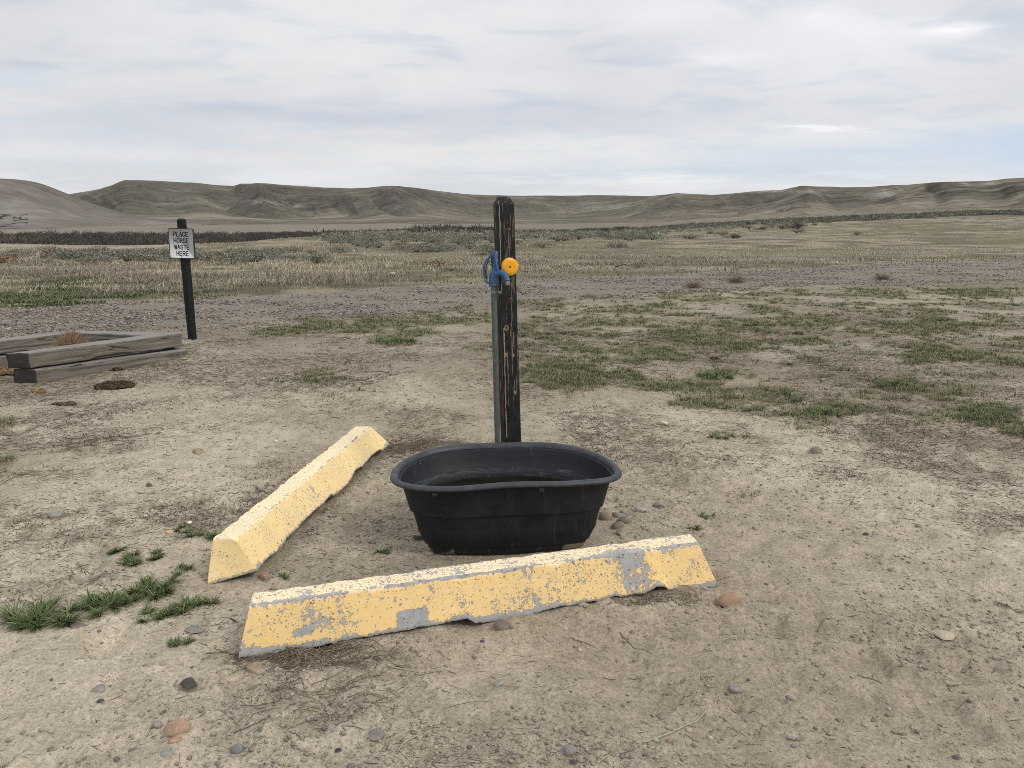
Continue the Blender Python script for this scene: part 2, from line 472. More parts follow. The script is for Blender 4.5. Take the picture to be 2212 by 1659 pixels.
def mat_tank():
    t = NT('black_plastic', 0.5, 0.27); p = t.pos()
    n = t.noise(p, 9, 7, 0.65); f = t.noise(p, 60, 5, 0.7)
    st = t.noise(t.pos(scale=(1, 1, 0.12)), 26, 6, 0.7)
    c = t.mix(t.ramp(n, 0.35, 0.7), (0.0085, 0.0105, 0.0135), (0.016, 0.019, 0.0235))
    c = t.mix(t.M('MULTIPLY', t.ramp(st, 0.56, 0.72), 0.30), c, (0.11, 0.11, 0.11))
    lo = t.attr('low')      # dried mud near the foot
    c = t.mix(t.ramp(t.M('ADD', t.M('MULTIPLY', lo, 0.5), t.M('ADD', t.M('MULTIPLY', n, 0.62), t.M('MULTIPLY', f, 0.22))), 0.68, 0.76), c, (0.20, 0.17, 0.13))
    c = t.mix(t.M('MULTIPLY', lo, 0.12), c, (0.14, 0.125, 0.105))
    rg = t.attr('ring')     # mineral ring above the water
    k = t.ramp(t.M('ADD', t.M('MULTIPLY', rg, 0.46), t.M('MULTIPLY', t.noise(t.pos(scale=(0.35, 0.35, 4.5)), 26, 8, 0.72), 0.9)), 0.88, 1.02)
    c = t.mix(t.M('MULTIPLY', k, 0.5), c, (0.085, 0.085, 0.084))
    sp = t.voro(p, 30); c = t.mix(t.M('MULTIPLY', t.M('MULTIPLY', t.ramp(sp.outputs['Distance'], 0.09, 0.06), t.M('GREATER_THAN', t.noise(sp.outputs['Color'], 3.1, 0), 0.6)), 0.6), c, (0.30, 0.29, 0.28))
    t.set('Base Color', c)
    t.set('Roughness', t.ramp(n, 0.3, 0.7, 0.48, 0.68))
    t.bump(f, 0.0012, 0.7)
    return t.m
def mat_rim():
    t = NT('scuffed_plastic', 0.5, 0.4); p = t.pos()
    n = t.noise(p, 14, 5, 0.6)
    c = t.mix(t.ramp(n, 0.35, 0.65), (0.026, 0.029, 0.033), (0.046, 0.051, 0.058))
    c = t.mix(t.M('MULTIPLY', t.ramp(t.noise(p, 60, 6, 0.75), 0.58, 0.70), 0.5), c, (0.17, 0.165, 0.155))
    t.set('Base Color', c); t.bump(n, 0.001, 0.6); return t.m
def mat_post(name, wear=0.5, tan=(0.36, 0.27, 0.19)):
    t = NT(name, 0.7, 0.25)
    p = t.pos(scale=(1, 1, 0.035)); q = t.pos()
    st = t.noise(p, 165, 6, 0.66, 0.15); pat = t.noise(t.pos(scale=(1, 1, 0.3)), 9, 4, 0.6)
    kn = t.voro(t.pos(scale=(1, 1, 0.45)), 6.5)
    k = t.M('ADD', st, t.M('MULTIPLY', t.M('SUBTRACT', pat, 0.5), 0.34))
    wr = t.ramp(k, wear, wear + 0.035)
    blk = t.mix(t.ramp(t.noise(q, 25, 5), 0.3, 0.7), (0.0065, 0.007, 0.008), (0.016, 0.018, 0.019))
    wood = t.mix(t.noise(p, 300, 3), tuple(c * 0.6 for c in tan), tan)
    c = t.mix(wr, blk, wood)
    t.set('Base Color', c)
    t.bump(t.M('SUBTRACT', t.M('MULTIPLY', st, 0.8), t.M('MULTIPLY', wr, 0.6)), 0.004, 0.9)
    return t.m
def mat_timber():
    t = NT('weathered_timber', 0.9, 0.15)
    p = t.pos(scale=(0.06, 1, 1)); q = t.pos()
    g = t.noise(p, 60, 7, 0.65, 0.35); g2 = t.noise(p, 14, 5, 0.6, 0.6)
    c = t.mix(t.ramp(g, 0.3, 0.7), (0.098, 0.087, 0.074), (0.235, 0.212, 0.180))
    c = t.mix(t.M('MULTIPLY', t.ramp(g2, 0.45, 0.7), 0.6), c, (0.165, 0.135, 0.108))
    ck = t.ramp(t.noise(p, 33, 5, 0.75, 0.3), 0.40, 0.345)
    c = t.mix(ck, c, (0.025, 0.02, 0.018))
    c = t.mix(t.M('MULTIPLY', t.attr('top'), 0.55), c, (0.30, 0.285, 0.265))
    c = t.mix(t.M('MULTIPLY', t.attr('endg'), 0.92), c, (0.035, 0.032, 0.030))
    t.set('Base Color', c)
    t.bump(t.M('SUBTRACT', g, ck), 0.006, 0.9)
    return t.m
def mat_stone():
    t = NT('stone', 0.75, 0.3); p = t.pos()
    n = t.noise(p, 30, 6, 0.6); s = t.noise(p, 160, 3, 0.6)
    oi = t.N.new('ShaderNodeObjectInfo')
    c = t.mix(1.0, oi.outputs['Color'], t.mix(t.ramp(n, 0.3, 0.7), (0.82,) * 3, (1.18,) * 3), 'MULTIPLY')
    c = t.mix(1.0, c, t.mix(t.ramp(s, 0.4, 0.62), (0.86,) * 3, (1.1,) * 3), 'MULTIPLY')
    g = t.N.new('ShaderNodeTexCoord'); z = t.N.new('ShaderNodeSeparateXYZ'); t.L.new(g.outputs['Generated'], z.inputs[0])
    dust = t.M('MULTIPLY', t.ramp(t.M('ADD', z.outputs[2], t.M('MULTIPLY', n, 0.6)), 1.0, 0.55), 0.8)
    c = t.mix(dust, c, (0.40, 0.355, 0.285))
    c = t.mix(1.0, c, (1.10, 1.0, 0.90), 'MULTIPLY')
    t.set('Base Color', c); t.bump(s, 0.0012, 0.6); return t.m
def mat_hills(name, sc=0.02):
    t = NT(name, 1.0, 0.0); p = t.pos()
    n = t.noise(p, sc, 8, 0.62); n2 = t.noise(p, sc * 7, 6, 0.65)
    c = t.mix(1.0, t.attr('Col'), t.mix(t.ramp(n, 0.3, 0.7), (0.86,) * 3, (1.14,) * 3), 'MULTIPLY')
    c = t.mix(1.0, c, t.mix(t.ramp(n2, 0.3, 0.7), (0.82,) * 3, (1.16,) * 3), 'MULTIPLY')
    t.set('Base Color', c)
    return t.m
def mat_water():
    t = NT('stagnant_water', 0.03, 0.5); p = t.pos()
    n = t.noise(t.pos(scale=(1, 3, 1)), 4, 3)
    t.set('Base Color', t.mix(t.ramp(n, 0.4, 0.7), (0.004, 0.004, 0.003), (0.018, 0.014, 0.006)))
    t.b.inputs['IOR'].default_value = 1.33
    t.bump(t.noise(p, 6, 2), 0.002, 0.3); return t.m
MAT = dict(ground=mat_ground(), road=mat_road(), blade=mat_vcol('grass_blades', 0.7, 0.25, 3, 0.1),
           twig=mat_vcol('dry_stems', 0.9, 0.1, 40, 0.15), pebble=mat_vcol('pebble', 0.85, 0.25, 60, 0.15),
           leaf=mat_vcol('sage_leaves', 0.9, 0.1, 3, 0.12), hills=mat_hills('hill_slopes'), dune=mat_hills('dune_sand', 0.012),
           tank=mat_tank(), rim=mat_rim(), post=mat_post('flaked_black_paint', 0.556, (0.29, 0.225, 0.165)), signpost=mat_post('black_paint_sign_post', 0.64, (0.16, 0.14, 0.115)),
           timber=mat_timber(), stone=mat_stone(), water=mat_water(),
           paint_a=mat_paint('old_yellow_paint', (0.84, 0.585, 0.25), (0.86, 0.77, 0.57), 0.728),
           paint_b=mat_paint('pale_yellow_paint', (0.85, 0.635, 0.30), (0.86, 0.75, 0.53), 0.80),
           galv=mat_simple('galvanised_steel', (0.105, 0.115, 0.113), 0.6, 0.3, 0.2, 40),
           blue=None, steel=mat_simple('rusty_steel', (0.10, 0.07, 0.05), 0.7, 0.3, 0.4, 60),
           black=mat_simple('black_enamel', (0.012, 0.012, 0.013), 0.5), dung=mat_vcol('dung', 0.95, 0.1, 60, 0.4, 0.01),
           white=None, orange=None, brass=mat_simple('weathered_brass', (0.22, 0.21, 0.17), 0.5, 0.5, 0.3, 80))
def mat_blue():
    t = NT('blue_enamel', 0.5, 0.4); p = t.pos()
    n = t.noise(p, 45, 6, 0.65); f = t.noise(p, 20, 4, 0.6)
    c = t.mix(t.ramp(f, 0.3, 0.7), (0.024, 0.068, 0.17), (0.045, 0.12, 0.27))
    c = t.mix(t.ramp(n, 0.56, 0.60), c, (0.09, 0.085, 0.085))
    c = t.mix(t.M('MULTIPLY', t.ramp(t.noise(p, 90, 5), 0.62, 0.66), 0.7), c, (0.32, 0.28, 0.22))
    t.set('Base Color', c); t.bump(n, 0.001, 0.8); return t.m
def mat_white():
    t = NT('sign_white', 0.45, 0.4); p = t.pos()
    n = t.noise(p, 22, 6, 0.7); c = t.mix(t.M('MULTIPLY', t.ramp(n, 0.55, 0.75), 0.5), (0.60, 0.61, 0.62), (0.38, 0.37, 0.36))
    t.set('Base Color', c); return t.m
def mat_orange():
    t = NT('orange_reflector_paint', 0.4, 0.45); p = t.pos()
    n = t.noise(p, 55, 5, 0.7); f = t.noise(p, 10, 3)
    c = t.mix(t.ramp(f, 0.3, 0.7), (0.78, 0.34, 0.008), (0.86, 0.41, 0.012))
    c = t.mix(t.ramp(n, 0.635, 0.65), c, (0.75, 0.66, 0.5))
    t.set('Base Color', c); return t.m
MAT['blue'] = mat_blue(); MAT['white'] = mat_white(); MAT['orange'] = mat_orange()
MAT['red'] = mat_simple('dark_red_paint', (0.09, 0.012, 0.014), 0.6)
rng = np.random.default_rng(11)

# ------------------------------------------------------------------ masks that describe what grows where
GREEN = [(840,700,130,30,.9),(700,706,110,22,.75),(600,716,80,14,.6),(860,736,60,18,.95),(950,680,120,22,.7),(1010,665,160,12,.55),
 (1200,650,120,26,.7),(1200,730,120,60,.5),(1350,690,210,60,.6),(1450,720,170,50,.6),(1250,800,150,40,.85),(1380,770,130,40,.6),
 (1540,812,60,20,.95),(1400,832,110,14,.85),(690,835,90,30,.5),(1570,640,220,22,.7),(1900,630,200,22,.8),(2110,622,220,24,.95),
 (1860,745,120,25,.5),(2040,770,120,26,.85),(2190,740,60,20,.45),(1930,830,60,18,.75),(2135,890,70,26,.85),(2200,935,40,20,.7),
 (1780,890,90,14,.7),(1630,882,26,9,.8),(1560,945,60,12,.5),(1500,870,60,15,.45),(2090,940,30,10,.45),(1950,1010,40,10,.3),
 (100,632,140,22,.9),(10,930,40,26,.45),(10,980,30,40,.3),(1700,720,240,80,.55),(1350,740,300,100,.45),(2000,690,300,80,.48),(1850,840,420,100,.33),(2100,780,220,120,.36),(1450,640,500,30,.5),
 (1290,760,60,90,.45),(1150,700,60,60,.5),(800,780,90,60,.18),(1700,830,120,40,.3),(1650,1070,60,8,.25),(760,860,60,10,.25)]
def dens_green(x, y, z=0.0):
    px, py = to_pix(x, y, z)
    d = np.zeros_like(px)
    for cx, cy, rx, ry, w in GREEN:
        d = np.maximum(d, w * np.exp(-(((px - cx) / rx) ** 2 + ((py - cy) / ry) ** 2) ** 1.3))
    n = fbm(x / 0.55, y / 0.55, 101, 4)
    n2 = fbm(x / 0.16, y / 0.16, 111, 2)
    dd = sstep(d * 1.0 + (n - 0.5) * 1.5 + (n2 - 0.5) * 0.7, 0.10, 1.15)
    return dd * sstep(d, 0.02, 0.35)
LIT = [(600,1100,500,260,.2),(300,900,600,120,.55),(500,800,500,90,.5),(1500,930,800,80,.5),(1900,850,600,230,.62),(1300,760,500,120,.5),(300,850,500,150,.45),(900,960,120,60,.8),
 (680,1420,120,30,.75),(760,1540,140,60,.4),(240,1500,150,60,.5),(200,1250,90,40,.6),(2150,1100,120,160,.5),(1250,900,300,60,.35),
 (200,1040,300,110,.35),(1900,1330,260,50,.2),(560,1090,60,40,.5),(1600,1000,500,50,.4),(1350,1290,220,20,.6)]
def dens_litter(x, y):
    px, py = to_pix(x, y, 0.0)
    d = np.full_like(px, 0.24)
    for cx, cy, rx, ry, w in LIT:
        d = np.maximum(d, w * np.exp(-(((px - cx) / rx) ** 2 + ((py - cy) / ry) ** 2)))
    d = d * (1 - 0.55 * sstep(py, 1240, 1330) * sstep(px, 880, 1000))
    n = fbm(x / 0.7, y / 0.7, 131, 4) - 0.12 * sstep(py, 1240, 1330) * sstep(px, 880, 1000)
    return np.clip(sstep(d + (n - 0.5) * 1.3, 0.0, 0.75), 0, 1)

# road edges on the ground, left to right
RF = [(0,669),(378,650),(756,628),(1060,614),(1512,588),(2212,557)]
RN = [(0,724),(378,706),(756,680),(1060,660),(1458,624),(2212,603)]
def _edge(E):
    P = np.array([at(a, b)[:2] for a, b in E])
    P = np.vstack([P[0] - (P[1] - P[0]) * 6, P, P[-1] + (P[-1] - P[-2]) * 3])
    return P
EF, EN = _edge(RF), _edge(RN)
def _resample(P, n):
    s = np.r_[0, np.cumsum(np.linalg.norm(np.diff(P, axis=0), axis=1))]
    q = np.linspace(0, s[-1], n)
    return np.stack([np.interp(q, s, P[:, 0]), np.interp(q, s, P[:, 1])], 1)
EFr, ENr = _resample(EF, 600), _resample(EN, 600)
# smooth the polylines
def _sm(P, k=61):
    pad = np.vstack([np.repeat(P[:1], k // 2, 0), P, np.repeat(P[-1:], k // 2, 0)])
    ker = np.ones(k) / k
    Q = np.stack([np.convolve(pad[:, i], ker, 'valid') for i in (0, 1)], 1)
    Q[0] = P[0]; Q[-1] = P[-1]; return Q
EFr, ENr = _sm(EFr), _sm(ENr)
def road_pos(x, y):
    """0 at the near edge, 1 at the far edge"""
    yn = np.interp(x, ENr[:, 0], ENr[:, 1]); yf = np.interp(x, EFr[:, 0], EFr[:, 1])
    return (y - yn) / (yf - yn)

# ------------------------------------------------------------------ ground sheet
def build_ground():
    a1 = np.linspace(-R(50), R(50), 1050)
    a2 = np.linspace(R(50), R(310), 60)[1:-1]
    az = np.r_[a1, a2]
    rr = np.r_[0.25, 0.6, 0.9, 1.2, np.geomspace(1.4, 12, 720), np.geomspace(12, 60, 330)[1:], np.geomspace(60, 9000, 240)[1:]]
    A, RR = np.meshgrid(az, rr, indexing='ij')
    x = np.sin(A) * RR; y = np.cos(A) * RR
    z = H(x.ravel(), y.ravel()).reshape(x.shape)
    xf, yf, zf = x.ravel(), y.ravel(), z.ravel()
    r = np.hypot(xf, yf)
    # ---- albedo
    n = fbm(xf / 1.1, yf / 1.1, 201, 5); n2 = fbm(xf / 6.0, yf / 6.0, 211, 4)
    sand = lerp(np.array([0.425, 0.378, 0.305]), np.array([0.545, 0.497, 0.413]), sstep(n, 0.35, 0.65)[:, None])
    px, py = to_pix(xf, yf, zf)
    def blob(cx, cy, rx, ry): return np.exp(-((px - cx) / rx) ** 2 - ((py - cy) / ry) ** 2)
    pale = np.maximum.reduce([blob(250, 1400, 260, 60), blob(60, 1290, 150, 60) * .7, blob(1450, 985, 250, 60) * .8, blob(1750, 1240, 200, 60) * .7, blob(1300, 800, 1, 1), blob(1700, 720, 100, 15), blob(900, 900, 300, 60) * .3])
    sand = lerp(sand, np.array([0.55, 0.50, 0.41]), (pale * sstep(n, 0.3, 0.6) * 0.5)[:, None])
    crust = sstep(fbm(xf / 0.16, yf / 0.16, 207, 4), 0.54, 0.56) * sstep(blob(220, 1370, 260, 90) * 1.4 * sstep(n, 0.25, 0.5), 0.2, 0.6)
    sand = lerp(sand, np.array([0.64, 0.585, 0.48]), (crust * 0.7)[:, None])
    dirt = np.maximum(blob(1350, 1450, 900, 170), blob(760, 1180, 220, 110))
    sand = lerp(sand, np.array([0.355, 0.310, 0.248]), (dirt * 0.35)[:, None])
    sand = sand * np.array([0.99, 0.965, 0.925])
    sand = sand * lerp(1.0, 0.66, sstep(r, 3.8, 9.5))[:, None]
    lit = dens_litter(xf, yf) * (1 - sstep(r, 25, 40))
    ln = sstep(fbm(xf / 0.07, yf / 0.07, 221, 3, 0.65) * 0.6 + 0.4 * fbm(xf / 0.33, yf / 0.22, 223, 3), 0.44, 0.60)
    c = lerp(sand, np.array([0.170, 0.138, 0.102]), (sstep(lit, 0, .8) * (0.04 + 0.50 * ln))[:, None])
    g = dens_green(xf, yf) * (y.ravel() > 1)
    c = lerp(c, np.array([0.150, 0.142, 0.088]), (sstep(g, 0, .6) * 0.66)[:, None])
    # beyond the road: dry grassland
    rp = road_pos(xf, yf)
    bey = sstep(rp, 0.95, 1.15)
    gn = fbm(xf / 3.5, yf / 1.6, 231, 5); gn2 = fbm(xf / 18., yf / 7., 241, 4)
    gn = gn * 0.55 + 0.45 * fbm(xf / 1.1, yf / 1.5, 236, 4)
    dry = lerp(np.array([0.120, 0.105, 0.072]), np.array([0.285, 0.250, 0.185]), sstep(gn, 0.38, 0.62)[:, None])
    dry = lerp(dry, np.array([0.145, 0.138, 0.085]), (sstep(gn2, 0.48, 0.66) * 0.7)[:, None])
    c = lerp(c, dry, bey[:, None])
    u = xf / np.maximum(yf, 1)
    Yb = yf
    # darker brush floor far left, pale flats beyond it, brushy strip on the right slope
    th = sstep(Yb, 62, 85) * (1 - sstep(Yb, 230, 270)) * (1 - sstep(u, -0.3, 0.1))
    c = lerp(c, np.array([0.105, 0.090, 0.082]), (th * 0.8)[:, None])
    fl = sstep(Yb, 250, 320) * (1 - sstep(u, 0.1, 0.3))
    c = lerp(c, np.array([0.190, 0.170, 0.140]) * (0.85 + 0.3 * gn2)[:, None], (fl * 0.9)[:, None])
    nearr = (1 - bey) * sstep(rp, -0.35, 0.1) * sstep(r, 5, 8)
    c = lerp(c, np.array([0.20, 0.175, 0.15]), (nearr * 0.6)[:, None])
    stx = sstep(Yb, lerp(165, 138, sstep(u, .3, .5)), lerp(180, 160, sstep(u, .3, .5))) * (1 - sstep(Yb, 235, 250)) * sstep(u, 0.12, 0.25)
    c = lerp(c, np.array([0.10, 0.098, 0.08]), (stx * 0.7)[:, None])
    V = np.stack([xf, yf, zf], 1)
    F = gridf(len(az), len(rr), close_u=True)
    nv = len(V)
    V = np.vstack([V, [[0, 0, Hs(0.01, 0.01)]]]); c = np.vstack([c, [[.3, .26, .2]]])
    I = np.arange(len(az)) * len(rr)
    T = np.stack([np.full(len(az), nv), np.roll(I, -1), I], 1)
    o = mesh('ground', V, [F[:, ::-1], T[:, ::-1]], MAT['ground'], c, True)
    tag(o, kind='structure')
build_ground()

def build_road():
    nv = 44
    t = np.linspace(-0.10, 1.06, nv)
    P = ENr[:, None, :] * (1 - t)[None, :, None] + EFr[:, None, :] * t[None, :, None]
    x, y = P[..., 0].ravel(), P[..., 1].ravel()
    tt = np.tile(t, len(ENr))
    e = np.minimum(tt, 1 - tt)
    n = fbm(x / 0.8, y / 0.8, 301, 4); n2 = fbm(x / 0.12, y / 0.12, 311, 2)
    z = H(x, y) + 0.035 * sstep(e, -0.06, 0.12) - 0.03 + (n - 0.5) * 0.05 * (1 - sstep(e, 0.1, 0.3)) + (n2 - 0.5) * 0.02
    # soft wheel ruts
    for c in (0.3, 0.68): z -= 0.02 * np.exp(-((tt - c) / 0.06) ** 2)
    o = mesh('gravel_road', np.stack([x, y, z], 1), [gridf(len(ENr), nv)[:, ::-1]], MAT['road'], None, True)
    tag(o, kind='structure')
build_road()

# ------------------------------------------------------------------ hills and dune
def skyline(pts):
    P = np.array(pts, float)
    dx, dy, dz = pix_dir(P[:, 0], P[:, 1])
    return dx / dy, dz / dy
def build_hills():
    sk = [(-900,400),(-400,398),(-150,405),(0,415),(150,419),(180,414),(215,408),(240,400),(258,392),(270,388),(330,389),(380,392),(430,395),(470,399),(505,401),(520,396),(540,396),(555,394.5),(580,396),
          (620,399),(700,405),(760,406),(800,404),(835,400.5),(862,401),(900,405),(950,412),(1000,418),(1050,421),(1100,422),(1200,422),(1300,421),(1400,423),
          (1440,420),(1462,416.5),(1500,419),(1540,421),(1600,416),(1640,412.5),(1690,410),(1712,405),(1730,401.5),(1780,403),(1840,404.5),(1880,403),(1930,400),
          (1960,399.5),(1990,396),(2040,393),(2090,392),(2130,391.5),(2170,386),(2212,384),(2400,380),(2800,372),(3400,380)]
    us, vs = skyline(sk)
    rc = [(-900,2400),(0,2400),(150,2600),(270,2150),(400,2700),(470,2600),(555,2250),(700,2700),(850,2050),(1000,2800),(1250,3000),(1400,2600),(1470,2100),(1600,2100),
          (1700,1750),(1730,1350),(1880,1250),(1960,1100),(1990,900),(2212,760),(2600,700),(3400,800)]
    ur, _ = skyline([(a, 450) for a, b in rc]); rv = np.array([b for a, b in rc], float)
    nu, ns = 1500, 240
    u = np.linspace(-1.25, 1.25, nu)
    v = np.interp(u, us, vs); rcu = np.interp(u, ur, rv)
    k = np.ones(25) / 25
    rcu = np.convolve(np.pad(rcu, 12, 'edge'), k, 'valid')
    v = v + (fbm(u * 60, u * 0 + 3, 5, 3) - 0.5) * 0.0007
    D0 = lerp(430, 250, sstep(u, 0.1, 0.7))
    zc = CAM_H + v * rcu
    s = np.r_[np.linspace(0, 1, 205), np.linspace(1, 1.5, ns - 205 + 1)[1:]]
    S, U = np.meshgrid(s, u)
    RC = rcu[:, None]; Y = D0[:, None] + (RC - D0[:, None]) * S
    z0 = H(u * D0, D0, False) - 0.6
    X = U * Y
    # concave fan below, steep scarp above, spurs and gullies in between
    win = np.sin(np.clip(S, 0, 1) * math.pi) ** 0.8
    lw = fbm(U * 11 + 0.8 * S, S * 1.1, 401, 2); lw2 = fbm(U * 30 + 2.0 * (lw - .5) + S, S * 2.2, 411, 3)
    ridge = 1 - np.abs(2 * lw2 - 1)
    Se = S + win * ((lw - 0.5) * 0.30 + (ridge - 0.72) * 0.035)
    Se = np.clip(Se, 0, 1)
    right = sstep(U, 0.3, 0.6)
    g1 = 0.26 * Se ** 1.3 + 0.74 * sstep(Se, 0.36, 1.04) ** 1.3
    g2 = 0.55 * Se ** 1.25 + 0.45 * sstep(Se, 0.35, 1.0)
    g = lerp(g1, g2, right)
    Z = z0[:, None] + (zc[:, None] - z0[:, None]) * g
    # plateau behind the rim falls gently away
    Z = np.where(S > 1, zc[:, None] - (S - 1) * 60, Z)
    # separate noses standing in front of the scarp: (xd, yd top, half width px, Y)
    for xd, yd, hw, Yn, dep in ((562, 399, 135, 1650, 520), (300, 394, 120, 1850, 420), (852, 404, 130, 1650, 520), (1456, 421, 170, 1500, 600), (1745, 406, 230, 1050, 600), (2010, 400, 330, 760, 460)):
        dx, dy, dz = pix_dir(xd, yd); un, vn_ = dx / dy, dz / dy
        top = CAM_H + vn_ * Yn
        du = np.abs(U - un) / (hw / 1600.) + (fbm(U * 16, S * 3, 421, 3) - 0.5) * 0.16
        lat = np.clip(1 - du, 0, 1) ** 1.25
        dd = (Y - Yn) / dep + (fbm(U * 20, Y / 500., 431, 3) - 0.5) * 0.15
        lon = np.where(dd < 0, np.clip(1 + dd, 0, 1) ** 1.3, 1 - 0.1 * np.clip(dd, 0, 1.5))
        zn = z0[:, None] - 3 + (top - z0[:, None] + 3) * lat * lon
        # rims must not rise above the skyline
        Z = np.where(S <= 1, np.maximum(Z, np.minimum(zn, CAM_H + (v[:, None] - 0.0006) * Y)), Z)
    Z = np.where(S <= 1, np.minimum(Z, CAM_H + v[:, None] * Y), Z)
    # ---- colour: steep scarp darkened for scrub and painted slope shading, pale fan, outcrops
    V = np.stack([X.ravel(), Y.ravel(), Z.ravel()], 1)
    gx = np.gradient(Z, axis=1) / np.gradient(Y, axis=1)
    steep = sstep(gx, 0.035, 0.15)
    gu = np.gradient(Z, axis=0) / np.maximum(np.abs(np.gradient(X, axis=0)), 0.1)
    px, py = to_pix(X, Y, Z)
    n = fbm(X / 90, Y / 90, 441, 5); n2 = fbm(X / 55., Y / 55. + Z / 40., 451, 4); n3 = fbm(X / 260, Y / 260, 461, 4)
    fan = lerp(np.array([0.160, 0.140, 0.107]), np.array([0.250, 0.218, 0.165]), sstep(n, 0.36, 0.64)[..., None])
    fan = lerp(fan, np.array([0.12, 0.114, 0.084]), (sstep(n3, 0.5, 0.66) * 0.6)[..., None])
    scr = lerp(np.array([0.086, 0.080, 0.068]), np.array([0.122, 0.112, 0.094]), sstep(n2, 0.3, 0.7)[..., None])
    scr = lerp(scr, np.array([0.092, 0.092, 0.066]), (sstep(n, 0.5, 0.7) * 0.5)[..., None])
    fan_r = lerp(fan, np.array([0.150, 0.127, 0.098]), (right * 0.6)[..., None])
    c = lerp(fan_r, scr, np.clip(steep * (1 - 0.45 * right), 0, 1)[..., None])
    # banded grass and brush running along the right-hand slope
    bd = fbm(X / 200. + n * 0.8, Z / 11. + (n3 - .5) * 5 + (n - .5) * 2.0, 471, 5, 0.6)
    c = lerp(c, np.array([0.25, 0.215, 0.162]), (right * sstep(bd, 0.51, 0.60) * 0.8)[..., None])
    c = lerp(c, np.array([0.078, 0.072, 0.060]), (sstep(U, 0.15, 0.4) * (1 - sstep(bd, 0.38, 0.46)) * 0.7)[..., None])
    n4 = fbm(X / 8., Y / 22., 491, 3)
    c = c * (0.86 + 0.28 * n4)[..., None] * np.where(fbm(X / 5., Y / 14., 495, 2) > 0.68, 0.72, 1.0)[..., None]
    # pale outcrops
    sp = fbm(X / 16., Z / 4. + Y / 30., 481, 3)
    for cx, cy, rx, ry, w in ((1420*.342+135, 444, 30, 5, .9), (560, 437, 45, 4, .7), (1270*.342, 436, 1, 1, 0), (190*.5+1440-260, 446, 20, 6, .6), (1325, 446, 30, 6, .6), (1650, 413, 60, 3.2, 1.0), (1690, 410, 22, 2.5, .9),
                              (1915, 415, 22, 6, 1.0), (1900, 421, 26, 4, .8), (2085, 398, 10, 4, .9), (2135, 396, 20, 3.5, .8), (1740, 414, 60, 4, .5), (480, 407, 40, 6, .25), (355, 440, 25, 4, .4), (860, 446, 14, 4, .4)):
        b = np.exp(-((px - cx) / rx) ** 2 - ((py - cy) / ry) ** 2) * w
        c = lerp(c, np.array([0.30, 0.285, 0.255]), (b * sstep(sp, 0.40, 0.56))[..., None])
    c = lerp(c, c.mean(-1, keepdims=True) * np.array([1.03, 1.0, 0.93]), 0.22)  # distance haze painted in: hill colours pulled toward grey
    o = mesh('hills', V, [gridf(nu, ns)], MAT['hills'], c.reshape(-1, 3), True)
    tag(o, kind='structure')
    # ---------------- pale sand dune on the left
    sk = [(-1200,470),(-700,430),(-400,402),(-150,386),(0,385.5),(20,386),(40,388),(68,391),(85,395),(100,400),(125,410),(150,420),(180,433),(215,445),(250,455),(280,463),(330,471),(400,477),(470,482),(560,489),(640,496)]
    us, vs = skyline(sk)
    nu, ns = 620, 160
    u = np.linspace(us[0], us[-1], nu)
    v = np.interp(u, us, vs); v = np.convolve(np.pad(v, 6, 'edge'), np.ones(13) / 13, 'valid')
    D0, Rc = 300., 640.
    s = np.r_[np.linspace(0, 1, 120), np.linspace(1, 2, ns - 120 + 1)[1:]]
    S, U = np.meshgrid(s, u)
    Y = D0 + (Rc - D0) * S; X = U * Y
    zc = CAM_H + v * Rc
    z0 = -3.2
    lw = fbm(U * 7 + S * 1.2, S * 1.5, 501, 4)
    Se = np.clip(S + np.sin(np.clip(S, 0, 1) * math.pi) * (lw - 0.5) * 0.5, 0, 1)
    g = 0.45 * Se ** 1.15 + 0.55 * sstep(Se, 0.2, 1.0)
    # a secondary lee ridge
    Z = z0 + (zc[:, None] - z0) * g
    Z = np.where(S > 1, zc[:, None] - (S - 1) * (10 + 0.3 * (zc[:, None])), Z)
    Z = np.where(S <= 1, np.minimum(Z, CAM_H + v[:, None] * Y), Z)
    n = fbm(X / 40, Y / 40, 511, 5); n2 = fbm(X / 7, Z / 2.2, 521, 4)
    c = lerp(np.array([0.172, 0.155, 0.138]), np.array([0.215, 0.196, 0.176]), sstep(n, 0.35, 0.65)[..., None])
    c = lerp(c, np.array([0.17, 0.146, 0.122]), (sstep(n2, 0.55, 0.7) * 0.5)[..., None])
    hi = sstep(S, 0.72, 0.86)
    c = lerp(c, np.array([0.142, 0.127, 0.112]), (hi * 0.7)[..., None])
    px, py = to_pix(X, Y, Z)
    spk = (fbm(X / 3.5, Y / 6., 531, 3) > 0.64) & (px < 60) & (py > 462)
    c[spk] = (0.06, 0.055, 0.045)
    o = mesh('sand_dune', np.stack([X.ravel(), Y.ravel(), Z.ravel()], 1), [gridf(nu, ns)], MAT['dune'], c.reshape(-1, 3), True)
    tag(o, kind='structure')
build_hills()

